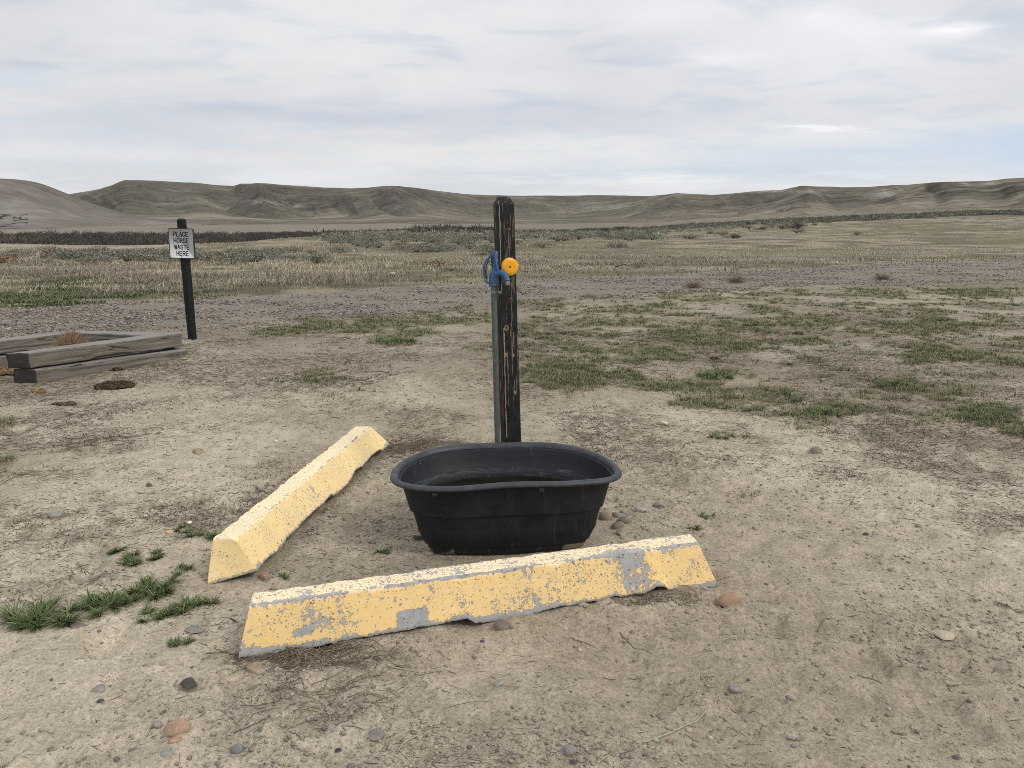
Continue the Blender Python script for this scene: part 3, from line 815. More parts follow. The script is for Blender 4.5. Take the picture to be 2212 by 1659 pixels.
# ------------------------------------------------------------------ scatter generators
def ribbons(base, head, hgt, lean, wid, colb, colt, rg):
    """grass blades: five vertices each, bending over along their heading"""
    n = len(base)
    d = np.stack([np.cos(head), np.sin(head), 0 * head], 1)
    ph = head + math.pi / 2 + rg.normal(0, 0.5, n)
    w = np.stack([np.cos(ph), np.sin(ph), 0 * ph], 1) * wid[:, None] * 0.5
    up = np.array([0, 0, 1.0])
    mid = base + d * (lean * hgt * 0.38)[:, None] + up * (hgt * 0.62)[:, None]
    tip = base + d * (lean * hgt * 1.05)[:, None] + up * (hgt * np.clip(1.0 - 0.35 * lean, 0.12, 1))[:, None]
    V = np.stack([base - w, base + w, mid - w * 0.75, mid + w * 0.75, tip], 1).reshape(-1, 3)
    C = np.stack([colb, colb, (colb + colt) / 2, (colb + colt) / 2, colt], 1).reshape(-1, 3)
    I = np.arange(n)[:, None] * 5
    return V, I + np.array([[0, 1, 3, 2]]), I + np.array([[2, 3, 4]]), C
def arcs(base, head, length, th0, th1, wid, colb, colt, rg, seg=4):
    """curved, tapering leaves: start th0 from vertical and bend by th1 more"""
    n = len(base); d = np.stack([np.cos(head), np.sin(head), 0 * head], 1)
    ph = head + math.pi / 2 + rg.normal(0, 0.35, n); w = np.stack([np.cos(ph), np.sin(ph), 0 * ph], 1) * wid[:, None] * 0.5
    p = base.copy(); L = []; C = []
    for i in range(seg + 1):
        t = i / seg
        ww = w * (0.75 + 0.5 * t) if t < 0.5 else w * (1.0 - (t - 0.5) * 1.85)
        L += [p - ww, p + ww]; cc = colb + (colt - colb) * t; C += [cc, cc]
        a = th0 + th1 * (t + 0.5 / seg); st = (length / seg)[:, None]
        p = p + (d * np.sin(a)[:, None] + np.array([0, 0, 1.0]) * np.cos(a)[:, None]) * st
    V = np.stack(L, 1).reshape(-1, 3); C = np.stack(C, 1).reshape(-1, 3)
    I = (np.arange(n) * (2 * seg + 2))[:, None, None]
    q = np.array([[2 * i, 2 * i + 1, 2 * i + 3, 2 * i + 2] for i in range(seg)])[None]
    return V, (I + q).reshape(-1, 4), C
def pick(n, pal, rg, jit=0.15):
    pal = np.array(pal, float); c = pal[rg.integers(0, len(pal), n)]
    return c * (1 + rg.normal(0, jit, (n, 1))).clip(0.5, 1.6)
def sample(n, y0, y1, a, umax, rg, prob=None, ulo=None):
    """points in the wedge in front of the camera, denser near it; prob(x, y) thins them"""
    out = []
    got = 0
    for _ in range(40):
        m = int(n * 1.5)
        q = rg.random(m)
        if abs(a - 1) < 1e-6: y = y0 * (y1 / y0) ** q
        else: y = (y0 ** (1 - a) + q * (y1 ** (1 - a) - y0 ** (1 - a))) ** (1 / (1 - a))
        lo = -umax if ulo is None else ulo
        x = (lo + (umax - lo) * rg.random(m)) * (y * CP + 0.35)
        if prob is not None:
            k = rg.random(m) < prob(x, y); x, y = x[k], y[k]
        out.append(np.stack([x, y], 1)); got += len(x)
        if got >= n: break
    return np.vstack(out)[:n]
def twigs(P, head, length, rad, curl, col, rg, lift=0.0, zfun=H, rise=None):
    """three-sided bent stems lying on the ground"""
    n = len(P); m = 5
    t = np.linspace(-0.5, 0.5, m)
    k1 = rg.normal(0, 1, n) * curl; k2 = rg.normal(0, 1, n) * curl
    ang = head[:, None] + k1[:, None] * t[None] * 2 + k2[:, None] * (t[None] ** 2) * 3
    step = length[:, None] / (m - 1)
    dx = np.cumsum(np.cos(ang) * step, 1); dy = np.cumsum(np.sin(ang) * step, 1)
    x = P[:, 0:1] + dx - dx.mean(1, keepdims=True); y = P[:, 1:2] + dy - dy.mean(1, keepdims=True)
    z = zfun(x.ravel(), y.ravel()).reshape(n, m) + rad[:, None] * 0.6 + lift
    if rise is not None: z = z + rise[:, None] * (t[None] + 0.5) ** 1.5
    z = z + np.abs(rg.normal(0, 1, (n, m))) * rad[:, None] * 0.8
    C = np.stack([x, y, z], -1)
    tx = np.cos(ang); ty = np.sin(ang)
    A = np.stack([-ty, tx, 0 * tx], -1); B = np.array([0, 0, 1.0])
    taper = np.array([0.6, 1, 1, 0.9, 0.4])
    ring = []
    for k in range(3):
        th = k / 3 * 2 * math.pi + 0.5
        ring.append(C + (math.cos(th) * A + math.sin(th) * B) * (rad[:, None] * taper[None])[..., None])
    V = np.stack(ring, 2)              # n, m, 3, 3
    I = np.arange(n * m * 3).reshape(n, m, 3); I2 = np.concatenate([I, I[:, :, :1]], 2)
    Q = np.stack([I2[:, :-1, :-1], I2[:, :-1, 1:], I2[:, 1:, 1:], I2[:, 1:, :-1]], -1).reshape(-1, 4)
    return V.reshape(-1, 3), Q, np.repeat(col, m * 3, axis=0)
ICO = None
def ico(sub):
    bm = bmesh.new(); bmesh.ops.create_icosphere(bm, subdivisions=sub, radius=1.0)
    V = np.array([v.co[:] for v in bm.verts]); F = np.array([[v.index for v in f.verts] for f in bm.faces]); bm.free()
    return V, F
I1V, I1F = ico(1)
def crumbs(P, size, flat, col, rg, sink=0.3, jag=0.25, zfun=H):
    n = len(P); k = len(I1V)
    V = I1V[None] * (1 + rg.normal(0, jag, (n, k, 1))) * size[:, None, None]
    s = np.stack([1 + rg.normal(0, 0.2, n), 1 + rg.normal(0, 0.2, n) * 0.8, flat], 1).clip(0.2, 1.8)
    V = V * s[:, None, :]
    a = rg.random(n) * 6.283; c, sn = np.cos(a)[:, None], np.sin(a)[:, None]
    x = V[..., 0] * c - V[..., 1] * sn; y = V[..., 0] * sn + V[..., 1] * c
    z = zfun(P[:, 0], P[:, 1]) + size * flat * (1 - 2 * sink)
    V = np.stack([x + P[:, 0:1], y + P[:, 1:2], V[..., 2] + z[:, None]], -1)
    F = (I1F[None] + (np.arange(n) * k)[:, None, None]).reshape(-1, 3)
    return V.reshape(-1, 3), F, np.repeat(col, k, axis=0)

# keep scatter off the big objects
def clear_of(x, y):
    ok = np.ones(len(x), bool)
    ok &= ~((((x - 0.02) / 0.50) ** 2 + ((y - 3.42) / 0.30) ** 2) < 1)
    # front bumper
    a = np.array([-0.95, 2.46]); b = np.array([0.83, 2.93]); d = (b - a) / np.linalg.norm(b - a)
    s = (x - a[0]) * d[0] + (y - a[1]) * d[1]; w = np.abs(-(x - a[0]) * d[1] + (y - a[1]) * d[0])
    ok &= ~((w < 0.085) & (s > -0.03) & (s < 1.86))
    a = np.array([-1.20, 2.93]); b = np.array([-0.93, 4.75]); d = (b - a) / np.linalg.norm(b - a)
    s = (x - a[0]) * d[0] + (y - a[1]) * d[1]; w = np.abs(-(x - a[0]) * d[1] + (y - a[1]) * d[0])
    ok &= ~((w < 0.09) & (s > -0.03) & (s < 1.86))
    return ok

# ---- green grass stuff
def build_green():
    rg = np.random.default_rng(21)
    # low thin growth between the tufts
    P = sample(50000, 3.6, 17, 1.1, 0.98, rg, lambda x, y: dens_green(x, y) * (road_pos(x, y) < 0.06) * clear_of(x, y))
    Q1 = P; r1 = np.full(len(P), 0.0)
    # the tufts themselves
    T = sample(4000, 3.6, 17, 1.0, 0.98, rg, lambda x, y: dens_green(x, y) ** 0.9 * (road_pos(x, y) < 0.03) * clear_of(x, y))
    tr = 0.016 + 0.060 * rg.random(len(T)) ** 2.5; k = np.repeat(np.arange(len(T)), (8 + tr * 330).astype(int))
    a_ = rg.random(len(k)) * 6.283; q_ = np.sqrt(rg.random(len(k))) * tr[k]
    Q2 = T[k] + np.column_stack([np.cos(a_) * q_ * 1.3, np.sin(a_) * q_])
    Q = np.vstack([Q1, Q2]); tuft = np.r_[np.zeros(len(Q1)), 1 - 0.4 * q_ / tr[k]]
    n = len(Q)
    z = H(Q[:, 0], Q[:, 1]); base = np.column_stack([Q, z - 0.004])
    dist = Q[:, 1]
    hg = np.where(tuft > 0, (0.022 + 0.042 * rg.random(n)) * (0.5 + 0.7 * tuft), 0.008 + 0.020 * rg.random(n))
    wid = 0.0018 + 0.00042 * dist
    pal = [(0.105, 0.150, 0.050), (0.13, 0.168, 0.064), (0.085, 0.125, 0.042), (0.155, 0.16, 0.085), (0.20, 0.18, 0.115), (0.26, 0.22, 0.15)]
    pal1 = [(0.135, 0.15, 0.075), (0.17, 0.155, 0.10), (0.22, 0.19, 0.13), (0.115, 0.14, 0.06)]
    ct = np.where((tuft > 0)[:, None], pick(n, pal, rg), pick(n, pal1, rg)); cb = ct * np.array([1.05, 0.95, 0.9])
    head = rg.random(n) * 6.283; head[len(Q1):] = a_ + rg.normal(0, 0.8, len(k))
    V, F4, F3, C = ribbons(base, head, hg, 0.3 + 1.1 * rg.random(n), wid, cb, ct, rg)
    tag(mesh('short_grass', V, [F4, F3], MAT['blade'], C), 'short green grass growing in patches over the bare sand', 'grass', kind='stuff')
    # green verge beyond the road on the left
    def pv(x, y):
        px, py = to_pix(x, y, 0)
        return np.clip(np.exp(-(((px - 80) / 200) ** 2 + ((py - 635) / 20) ** 2)) * 1.2 + 0.015, 0, 1) * (road_pos(x, y) > 1.03) * sstep(fbm(x / 0.9, y / 0.5, 88, 3), 0.35, 0.6)
    P = sample(45000, 12, 34, 1.2, 0.9, rg, pv)
    n = len(P); base = np.column_stack([P, H(P[:, 0], P[:, 1]) - 0.004])
    pal = [(0.10, 0.145, 0.055), (0.125, 0.155, 0.07), (0.15, 0.15, 0.085), (0.19, 0.175, 0.11)]
    ct = pick(n, pal, rg)
    V, F4, F3, C = ribbons(base, rg.random(n) * 6.283, 0.03 + 0.07 * rg.random(n), 0.3 + 0.7 * rg.random(n), 0.006 + 0.0007 * P[:, 1], ct * 0.9, ct, rg)
    tag(mesh('verge_grass', V, [F4, F3], MAT['blade'], C), 'low green grass along the far side of the gravel road', 'grass', kind='stuff')
build_green()

# ---- dry straw grass beyond the road
def build_straw():
    rg = np.random.default_rng(31)
    def pv(x, y):
        rp = road_pos(x, y); yf = np.interp(x, EFr[:, 0], EFr[:, 1])
        d = y - yf
        n = fbm(x / 1.6, y / 0.9, 91, 4)
        return sstep(d, 0.6, 5.0) * sstep(n, 0.38, 0.60)
    T = sample(16500, 13, 95, 1.25, 0.97, rg, pv)
    k = np.repeat(np.arange(len(T)), 20); P = T[k] + rg.normal(0, 1, (len(k), 2)) * (0.06 + 0.006 * T[k][:, 1:2])
    n = len(P); z = H(P[:, 0], P[:, 1]); base = np.column_stack([P, z - 0.01])
    dist = P[:, 1]
    tall = sstep(fbm(P[:, 0] / 5, P[:, 1] / 2.5, 92, 3), 0.4, 0.65)
    left = 1 - sstep(P[:, 0] / dist, -0.3, 0.5)
    hg = (0.03 + 0.15 * rg.random(n)) * (0.4 + 1.0 * tall) * (0.85 + 0.35 * left) * (1 - 0.5 * sstep(dist, 30, 60))
    pal = [(0.50, 0.435, 0.33), (0.42, 0.36, 0.27), (0.34, 0.29, 0.23), (0.31, 0.265, 0.235), (0.56, 0.49, 0.38), (0.27, 0.24, 0.165), (0.20, 0.19, 0.115)]
    ct = pick(n, pal, rg, 0.18); zone = fbm(P[:, 0] / 7, P[:, 1] / 2.8, 93, 4)
    tint = lerp(np.array([0.80, 0.78, 0.77]), np.array([1.10, 1.10, 1.07]), sstep(zone, 0.35, 0.62)[:, None])
    ct = ct * tint
    head = rg.normal(0.3, 1.3, n)
    V, F4, F3, C = ribbons(base, head, hg, 0.6 + 1.5 * rg.random(n), 0.0022 + 0.00030 * dist, ct * 0.92, ct, rg)
    tag(mesh('straw_grass', V, [F4, F3], MAT['blade'], C), 'dry straw coloured grass covering the plain beyond the gravel road', 'grass', kind='stuff')
build_straw()

# ---- litter of twigs and broken stems over the sand
def build_litter():
    rg = np.random.default_rng(41)
    def pl(x, y): return (0.45 + 0.55 * sstep(y, 2.6, 4.2)) * (0.04 + 0.96 * dens_litter(x, y) ** 1.3) * (road_pos(x, y) < 0.0) * clear_of(x, y)
    P = sample(80000, 1.75, 13, 1.0, 0.95, rg, pl)
    n = len(P); d = P[:, 1]
    L = (0.006 + 0.042 * rg.random(n) ** 3.0) * (0.85 + 0.12 * d)
    rad = (0.0004 + 0.0007 * rg.random(n) ** 3) * (0.7 + 0.22 * d)
    pal = [(0.13, 0.105, 0.078), (0.16, 0.13, 0.098), (0.095, 0.075, 0.057), (0.20, 0.165, 0.125), (0.32, 0.27, 0.195), (0.11, 0.095, 0.068)]
    V, Q, C = twigs(P, rg.normal(0.1, 0.75, n), L, rad, 0.3, pick(n, pal, rg), rg)
    tag(mesh('twig_litter', V, [Q], MAT['twig'], C), 'brown twig and stem litter strewn across the sand', 'plant litter', kind='stuff')
    # dry upright stubble in the littered zones
    P = sample(26000, 2.0, 14, 1.3, 0.95, rg, lambda x, y: dens_litter(x, y) ** 2 * (road_pos(x, y) < 0.02) * clear_of(x, y) * sstep(fbm(x / .3, y / .3, 44, 2), .45, .65))
    n = len(P); base = np.column_stack([P, H(P[:, 0], P[:, 1]) - 0.003])
    ct = pick(n, [(0.12, 0.10, 0.07), (0.10, 0.085, 0.055), (0.18, 0.15, 0.10), (0.09, 0.095, 0.05)], rg)
    V, F4, F3, C = ribbons(base, rg.random(n) * 6.283, 0.008 + 0.022 * rg.random(n), 0.6 + 1.2 * rg.random(n), 0.0012 + 0.0005 * P[:, 1], ct * .9, ct, rg)
    tag(mesh('dry_stubble', V, [F4, F3], MAT['twig'], C), 'thin dry brown grass stubble between the green patches', 'grass', kind='stuff')
    # matted straw heaps: under the left end of the front bumper, at the far end of the other, by the timbers
    Vs, Qs, Cs, o = [], [], [], 0
    for xd, yd, rx, ry, m, tan in ((665, 1412, .22, .06, 420, 0), (885, 965, .20, .12, 420, 0), (1400, 1300, .30, .045, 90, 0), (760, 1500, .26, .14, 110, 0), (338, 770, .30, .12, 260, 1), (60, 1025, .35, .14, 160, 0), (1000, 960, .3, .1, 160, 0)):
        c = on_ground(xd, yd)
        P = c[:2] + rg.normal(0, 1, (m, 2)) * np.array([rx, ry]) * 0.6
        k = clear_of(P[:, 0], P[:, 1]); P = P[k]; m = len(P)
        pal = [(0.46, 0.39, 0.27), (0.36, 0.30, 0.20)] if tan else [(0.20, 0.165, 0.12), (0.27, 0.225, 0.165), (0.15, 0.12, 0.09), (0.34, 0.285, 0.20)]
        V, Q, C = twigs(P, rg.normal(0.2, 0.8, m), 0.04 + 0.14 * rg.random(m) ** 2, 0.0006 + 0.0010 * rg.random(m), 0.45, pick(m, pal, rg), rg, rise=0.02 * rg.random(m))
        Vs.append(V); Qs.append(Q + o); Cs.append(C); o += len(V)
    tag(mesh('straw_heaps', np.vstack(Vs), [np.vstack(Qs)], MAT['twig'], np.vstack(Cs)), 'matted dry stems caught against the concrete bumpers and timbers', 'plant litter', kind='stuff')
build_litter()

# ---- crumbs of soil and small pebbles
def build_crumbs():
    rg = np.random.default_rng(51)
    def pc(x, y):
        px, py = to_pix(x, y, 0)
        b = 0.12 + 0.88 * sstep(fbm(x / 0.6, y / 0.6, 151, 4), 0.42, 0.68)
        b = np.maximum(b, np.exp(-((px - 760) / 190) ** 2 - ((py - 1110) / 90) ** 2))
        b = np.maximum(b, np.exp(-((px - 740) / 130) ** 2 - ((py - 1540) / 50) ** 2))
        return b * (road_pos(x, y) < -0.02) * clear_of(x, y)
    P = sample(38000, 1.7, 9, 1.5, 0.98, rg, pc)
    n = len(P); s = (0.0013 + 0.0065 * rg.random(n) ** 5) * (0.9 + 0.08 * P[:, 1])
    pal = [(0.31, 0.265, 0.205), (0.27, 0.23, 0.18), (0.35, 0.305, 0.24), (0.23, 0.195, 0.155)]
    V, F, C = crumbs(P, s, 0.5 + 0.4 * rg.random(n), pick(n, pal, rg, 0.1), rg, 0.35, 0.3)
    tag(mesh('soil_crumbs', V, [F], MAT['pebble'], C, False), 'loose crumbs of dry soil lying on the sand', 'soil', kind='stuff')
    def pp(x, y):
        px, py = to_pix(x, y, 0)
        b = 0.10 + 0.5 * np.exp(-((px - 790) / 170) ** 2 - ((py - 1120) / 80) ** 2) + 0.22 * sstep(py, 1480, 1650)
        return b * (road_pos(x, y) < -0.02) * clear_of(x, y)
    P = sample(1500, 1.7, 9, 1.3, 0.98, rg, pp)
    n = len(P); s = (0.0022 + 0.0085 * rg.random(n) ** 4)
    pal = [(0.17, 0.155, 0.14), (0.23, 0.21, 0.19), (0.12, 0.11, 0.10), (0.28, 0.24, 0.205), (0.22, 0.165, 0.135), (0.38, 0.35, 0.30), (0.18, 0.16, 0.14)]
    V, F, C = crumbs(P, s, 0.5 + 0.3 * rg.random(n), pick(n, pal, rg, 0.1), rg, 0.3, 0.07)
    tag(mesh('pebbles', V, [F], MAT['pebble'], C, True), 'small grey and brown pebbles scattered over the sand', 'pebbles', kind='stuff')
    # road stones
    def pr(x, y):
        rp = road_pos(x, y); e = np.minimum(rp, 1 - rp)
        return sstep(e + 0.10 * (fbm(x / 1.5, y / 1.0, 166, 3) - .5), -0.30, 0.12) * (0.10 + 0.9 * sstep(fbm(x / 1.6, y / 0.7, 161, 4), 0.35, 0.62))
    P = sample(66000, 8.0, 40, 1.4, 1.0, rg, pr)
    n = len(P); s = (0.0045 + 0.017 * rg.random(n) ** 5) * (0.75 + 0.025 * P[:, 1])
    pal = [(0.20, 0.172, 0.148), (0.26, 0.228, 0.195), (0.14, 0.118, 0.102), (0.36, 0.325, 0.28), (0.22, 0.186, 0.155), (0.095, 0.081, 0.07), (0.24, 0.203, 0.158)]
    V, F, C = crumbs(P, s, 0.5 + 0.3 * rg.random(n), pick(n, pal, rg, 0.15), rg, 0.25, 0.12)
    V[:, 2] += 0.006
    tag(mesh('road_gravel', V, [F], MAT['pebble'], C), 'loose grey and mauve gravel covering the road', 'gravel', kind='stuff')
build_crumbs()

# ------------------------------------------------------------------ sagebrush, dead brush, thicket
def bush_mesh(name, seed, pal, n=620, leaf=0.05, dense=1.0, h=0.7):
    rg = np.random.default_rng(seed)
    # several overlapping domes give a lumpy outline
    cs = np.column_stack([rg.normal(0, 0.27, 7), rg.normal(0, 0.25, 7), 0.10 + 0.16 * rg.random(7)]); rs = 0.20 + 0.13 * rg.random(7)
    k = rg.integers(0, 7, n)
    d = rg.normal(0, 1, (n, 3)); d[:, 2] = np.abs(d[:, 2]) * 0.9 - 0.25; d /= np.linalg.norm(d, axis=1)[:, None]
    P = cs[k] + d * (rs[k] * (0.55 + 0.5 * rg.random(n) ** 0.6))[:, None]
    P[:, 2] = np.clip(P[:, 2], 0.02, None) * h / 0.7
    a = rg.normal(0, 1, (n, 3)); a /= np.linalg.norm(a, axis=1)[:, None]
    b = np.cross(a, d); b /= np.linalg.norm(b, axis=1)[:, None] + 1e-9
    s = leaf * (0.5 + 0.8 * rg.random(n))[:, None]
    V = np.stack([P - a * s, P + b * s * 0.45, P + a * s, P - b * s * 0.45], 1).reshape(-1, 3)
    c = pick(n, pal, rg, 0.2)
    F = np.arange(n * 4).reshape(-1, 4); C = np.repeat(c, 4, 0)
    # woody stems
    mb = MB(); mb.add(V, Q=F, c=C)
    for i in range(16):
        th = rg.random() * 6.283; rr = 0.3 * rg.random() + 0.1
        mb.tube([(0, 0, -0.03), (rr * .5 * math.cos(th), rr * .5 * math.sin(th), 0.18 * h / .7), (rr * math.cos(th), rr * math.sin(th), (0.3 + .2 * rg.random()) * h / .7)], [0.014, 0.009, 0.004], 4, False, (0.085, 0.07, 0.055))
    VV = np.vstack(mb.v); QQ = np.vstack(mb.q)
    return mesh(name, VV, [QQ], MAT['leaf'], np.vstack(mb.c), False, link=False)
def build_brush():
    rg = np.random.default_rng(61)
    sage = [(0.22, 0.222, 0.172), (0.18, 0.182, 0.140), (0.27, 0.262, 0.21), (0.145, 0.145, 0.112), (0.29, 0.275, 0.22)]
    brown = [(0.24, 0.19, 0.145), (0.19, 0.15, 0.115), (0.29, 0.235, 0.175), (0.16, 0.13, 0.10)]
    dark = [(0.122, 0.106, 0.094), (0.098, 0.086, 0.077), (0.148, 0.128, 0.110)]
    pro = [bush_mesh('sagebrush', 100 + i, sage, 900, 0.036) for i in range(4)]
    prb = [bush_mesh('dry_bush', 120 + i, brown, 500, 0.04, h=0.55) for i in range(3)]
    prd = [bush_mesh('dark_shrub', 140 + i, dark, 900, 0.04, h=0.75) for i in range(3)]
    def put(name, me, x, y, s, label, cat, group):
        o = bpy.data.objects.new(name, me); COL.objects.link(o)
        o.location = (x, y, Hs(x, y) - 0.03); o.rotation_euler = (0, 0, rg.random() * 6.28); o.scale = (s * (1.0 + .4 * rg.random()), s, s * (0.7 + 0.3 * rg.random()))
        tag(o, label, cat, group); return o
    # bands given as (u range, Y range, count, size, kind mix)
    cnt = 0; far = []
    def band(u0, u1, y0, y1, n, s0, s1, pm, grp, lab):
        nonlocal cnt
        k = 0
        while k < n:
            u = u0 + (u1 - u0) * rg.random(); y = y0 + (y1 - y0) * rg.random() ** 0.9; x = u * y
            if fbm(np.array([x / 7]), np.array([y / 4]), 171, 3)[0] < 0.43: 
                if rg.random() < 0.8: continue
            s = s0 + (s1 - s0) * rg.random()
            q = rg.random(); k += 1
            if q < pm: put('sagebrush', pro[rg.integers(4)], x, y, s, lab[0], 'sagebrush', grp[0])
            else: put('dry_bush', prb[rg.integers(3)], x, y, s * 0.95, lab[1], 'bush', grp[1])
    band(-0.74, -0.25, 27, 37, 92, 0.6, 1.0, 0.72,
         ('sagebrush behind the sign post', 'brown bushes among the sagebrush behind the sign post'),
         ('grey green sagebrush in the belt left of the tall black post, behind the sign', 'brown dry bush in the sagebrush belt behind the white sign'))
    band(-0.25, -0.02, 34, 66, 95, 0.65, 1.15, 0.85,
         ('sagebrush just left of the tall post', 'brown bushes just left of the tall post'),
         ('grey green sagebrush on the flat between the sign and the tall black post', 'brown dry bush on the flat between the sign and the tall black post'))
    band(0.0, 0.2, 46, 90, 80, 0.7, 1.2, 0.85,
         ('sagebrush just right of the tall post', 'brown bushes just right of the tall post'),
         ('grey green sagebrush on the flat just right of the tall black post', 'brown dry bush on the flat just right of the tall black post'))
    # scattered ones further right, each where the photo has it
    for xd, yd, Y, s, kd, lab in ((1493, 503, 60, 1.5, 'b', 'broad dry brown bush on the grass right of the post'),
        (1410, 500, 62, 1.1, 's', 'lone rounded sagebrush at the end of the belt right of the post'),
        (1560, 494, 75, 1.3, 's', 'grey sagebrush left of the row on the right-hand grass'), (1585, 501, 60, 1.1, 'd', 'dark low shrub in front of the row on the right-hand grass'),
        (1537, 490, 88, 1.3, 'b', 'brown bush behind the broad dry bush on the right-hand grass'), (1648, 487, 95, 1.2, 'd', 'dark shrub in the middle of the row on the right-hand grass'),
        (1690, 483, 100, 1.7, 'd', 'wide dark shrub in the row on the right-hand grass'), (1725, 484, 98, 1.9, 'd', 'largest dark shrub at the right of the row on the grass'),
        (1722, 491, 80, 1.2, 's', 'small round sagebrush in front of the largest dark shrub'), (1618, 486, 100, 1.4, 's', 'pale sagebrush in the row on the right-hand grass'),
        (1854, 495, 70, 1.0, 'b', 'rusty brown bush alone on the right-hand grass slope'), (1760, 482, 110, 1.3, 'b', 'brownish bush closing the row on the right-hand grass')):
        p = atY(xd, yd, Y)
        me, nm, ct = dict(b=(prb, 'dry_bush', 'bush'), s=(pro, 'sagebrush', 'sagebrush'), d=(prd, 'dark_shrub', 'shrub'))[kd]
        put(nm, me[rg.integers(3)], p[0], Y, s, lab, ct, None)
    # tumbleweed-like bushes close to the road
    for xd, yd, s, kd, lab in ((950, 575, 0.75, 'tan', 'tan rounded dry bush in the straw grass left of the hydrant'), (975, 585, .62, 'b', 'grey brown low bush just right of the tan bush'),
        (1380, 578, .55, 'b', 'faded brown bush in the straw grass right of the orange disc'),
        (8, 568, .9, 'rust', 'rusty orange bush at the left edge of the plain'), (640, 560, .5, 's', 'small sagebrush in the straw grass right of the sign')):
        p = on_ground(xd, yd)
        me = prb[0]
        if kd == 'tan': me = bush_mesh('dry_bush', 160, [(0.30, 0.225, 0.145), (0.24, 0.18, 0.12), (0.35, 0.27, 0.18)], 700, 0.035, h=0.6)
        if kd == 'rust': me = bush_mesh('dry_bush', 161, [(0.20, 0.115, 0.07), (0.16, 0.09, 0.06), (0.24, 0.15, 0.10)], 600, 0.035, h=0.6)
        if kd == 's': me = pro[0]
        put('dry_bush' if kd != 's' else 'sagebrush', me, p[0], p[1], s, lab, 'bush' if kd != 's' else 'sagebrush', None)
    # far brush, uncountable: leaf cards thrown around many small domes
    def mass(name, label, cat, P, size, hgt, pal, per, leaf, thin=0.35):
        n = len(P)
        k = np.repeat(np.arange(n), per); m = len(k)
        d = rg.normal(0, 1, (m, 3)); d[:, 2] = np.abs(d[:, 2]); d /= np.linalg.norm(d, axis=1)[:, None]
        rad = (0.6 + 0.45 * rg.random(m))[:, None]
        sc = np.column_stack([size, size, hgt])[k]
        zz = H(P[:, 0], P[:, 1], False)
        Q = np.column_stack([P, zz])[k] + d * rad * sc
        a = rg.normal(0, 1, (m, 3)); a[:, 2] *= 2.0; a /= np.linalg.norm(a, axis=1)[:, None]
        b = np.cross(a, d); b /= np.linalg.norm(b, axis=1)[:, None] + 1e-9
        s = (leaf[k] * (0.5 + 0.9 * rg.random(m)))[:, None]
        V = np.stack([Q - a * s, Q + b * s * thin, Q + a * s, Q - b * s * thin], 1).reshape(-1, 3)
        c = pick(n, pal, rg, 0.15)[k] * (1 + rg.normal(0, 0.15, (m, 1))).clip(0.6, 1.5)
        tag(mesh(name, V, [np.arange(m * 4).reshape(-1, 4)], MAT['leaf'], np.repeat(c, 4, 0)), label, cat, kind='stuff')
    # distant sagebrush in the centre and on the right slope
    L = []
    def addb(u0, u1, y0, y1, n, thr=0.42):
        k = 0
        while k < n:
            u = u0 + (u1 - u0) * rg.random(); y = y0 + (y1 - y0) * rg.random()
            if fbm(np.array([u * y / 12]), np.array([y / 9]), 181, 3)[0] < thr: continue
            L.append((u * y, y)); k += 1
    addb(-0.25, 0.2, 64, 100, 260, 0.45); addb(0.0, 0.42, 120, 230, 260, 0.5); 
    P = np.array(L); mass('distant_sagebrush', 'far belt of grey green sagebrush beyond the grass', 'sagebrush', P, 0.45 + 0.45 * rg.random(len(P)), 0.35 + 0.3 * rg.random(len(P)), sage, 120, np.full(len(P), 0.09))
    L.clear(); addb(0.16, 0.85, 180, 240, 1500, 0.40); addb(0.36, 0.85, 140, 190, 900, 0.44)
    P = np.array(L); mass('slope_sagebrush', 'dark band of sagebrush rising across the foot of the right-hand slope', 'sagebrush', P, 0.8 + 0.6 * rg.random(len(P)), 0.3 + 0.4 * rg.random(len(P)), [(0.16, 0.158, 0.132), (0.13, 0.13, 0.108), (0.20, 0.188, 0.158)], 46, np.full(len(P), 0.20))
    # willow thicket
    L.clear(); addb(-1.15, -0.24, 78, 215, 2000, 0.25); addb(-1.15, -0.1, 200, 240, 520, 0.25)
    P = np.array(L); h = (0.7 + 1.5 * rg.random(len(P)) ** 1.3) * (0.65 + 0.8 * fbm(P[:, 0] / 14, P[:, 1] / 14, 191, 3)) * lerp(1.0, 0.4, sstep(P[:, 0] / P[:, 1], -0.42, -0.24))
    mass('willow_thicket', 'dark leafless thicket in the creek bottom behind the sign', 'thicket', P, 1.6 + 1.2 * rg.random(len(P)), h * 0.92, [tuple(q * 0.72 for q in c_) for c_ in dark], 150, np.full(len(P), 0.34), 0.13)
    L.clear(); addb(-0.35, 0.16, 200, 245, 330, 0.40); addb(-0.38, -0.02, 96, 150, 400, 0.40)
    P = np.array(L); h = 0.55 + 0.6 * rg.random(len(P))
    mass('creek_thicket', 'broken line of dark bare brush below the hills in the middle distance', 'thicket', P, 1.4 + 1.6 * rg.random(len(P)), h, [tuple(q * 0.75 for q in c_) for c_ in dark], 190, np.full(len(P), 0.30), 0.14)
build_brush()

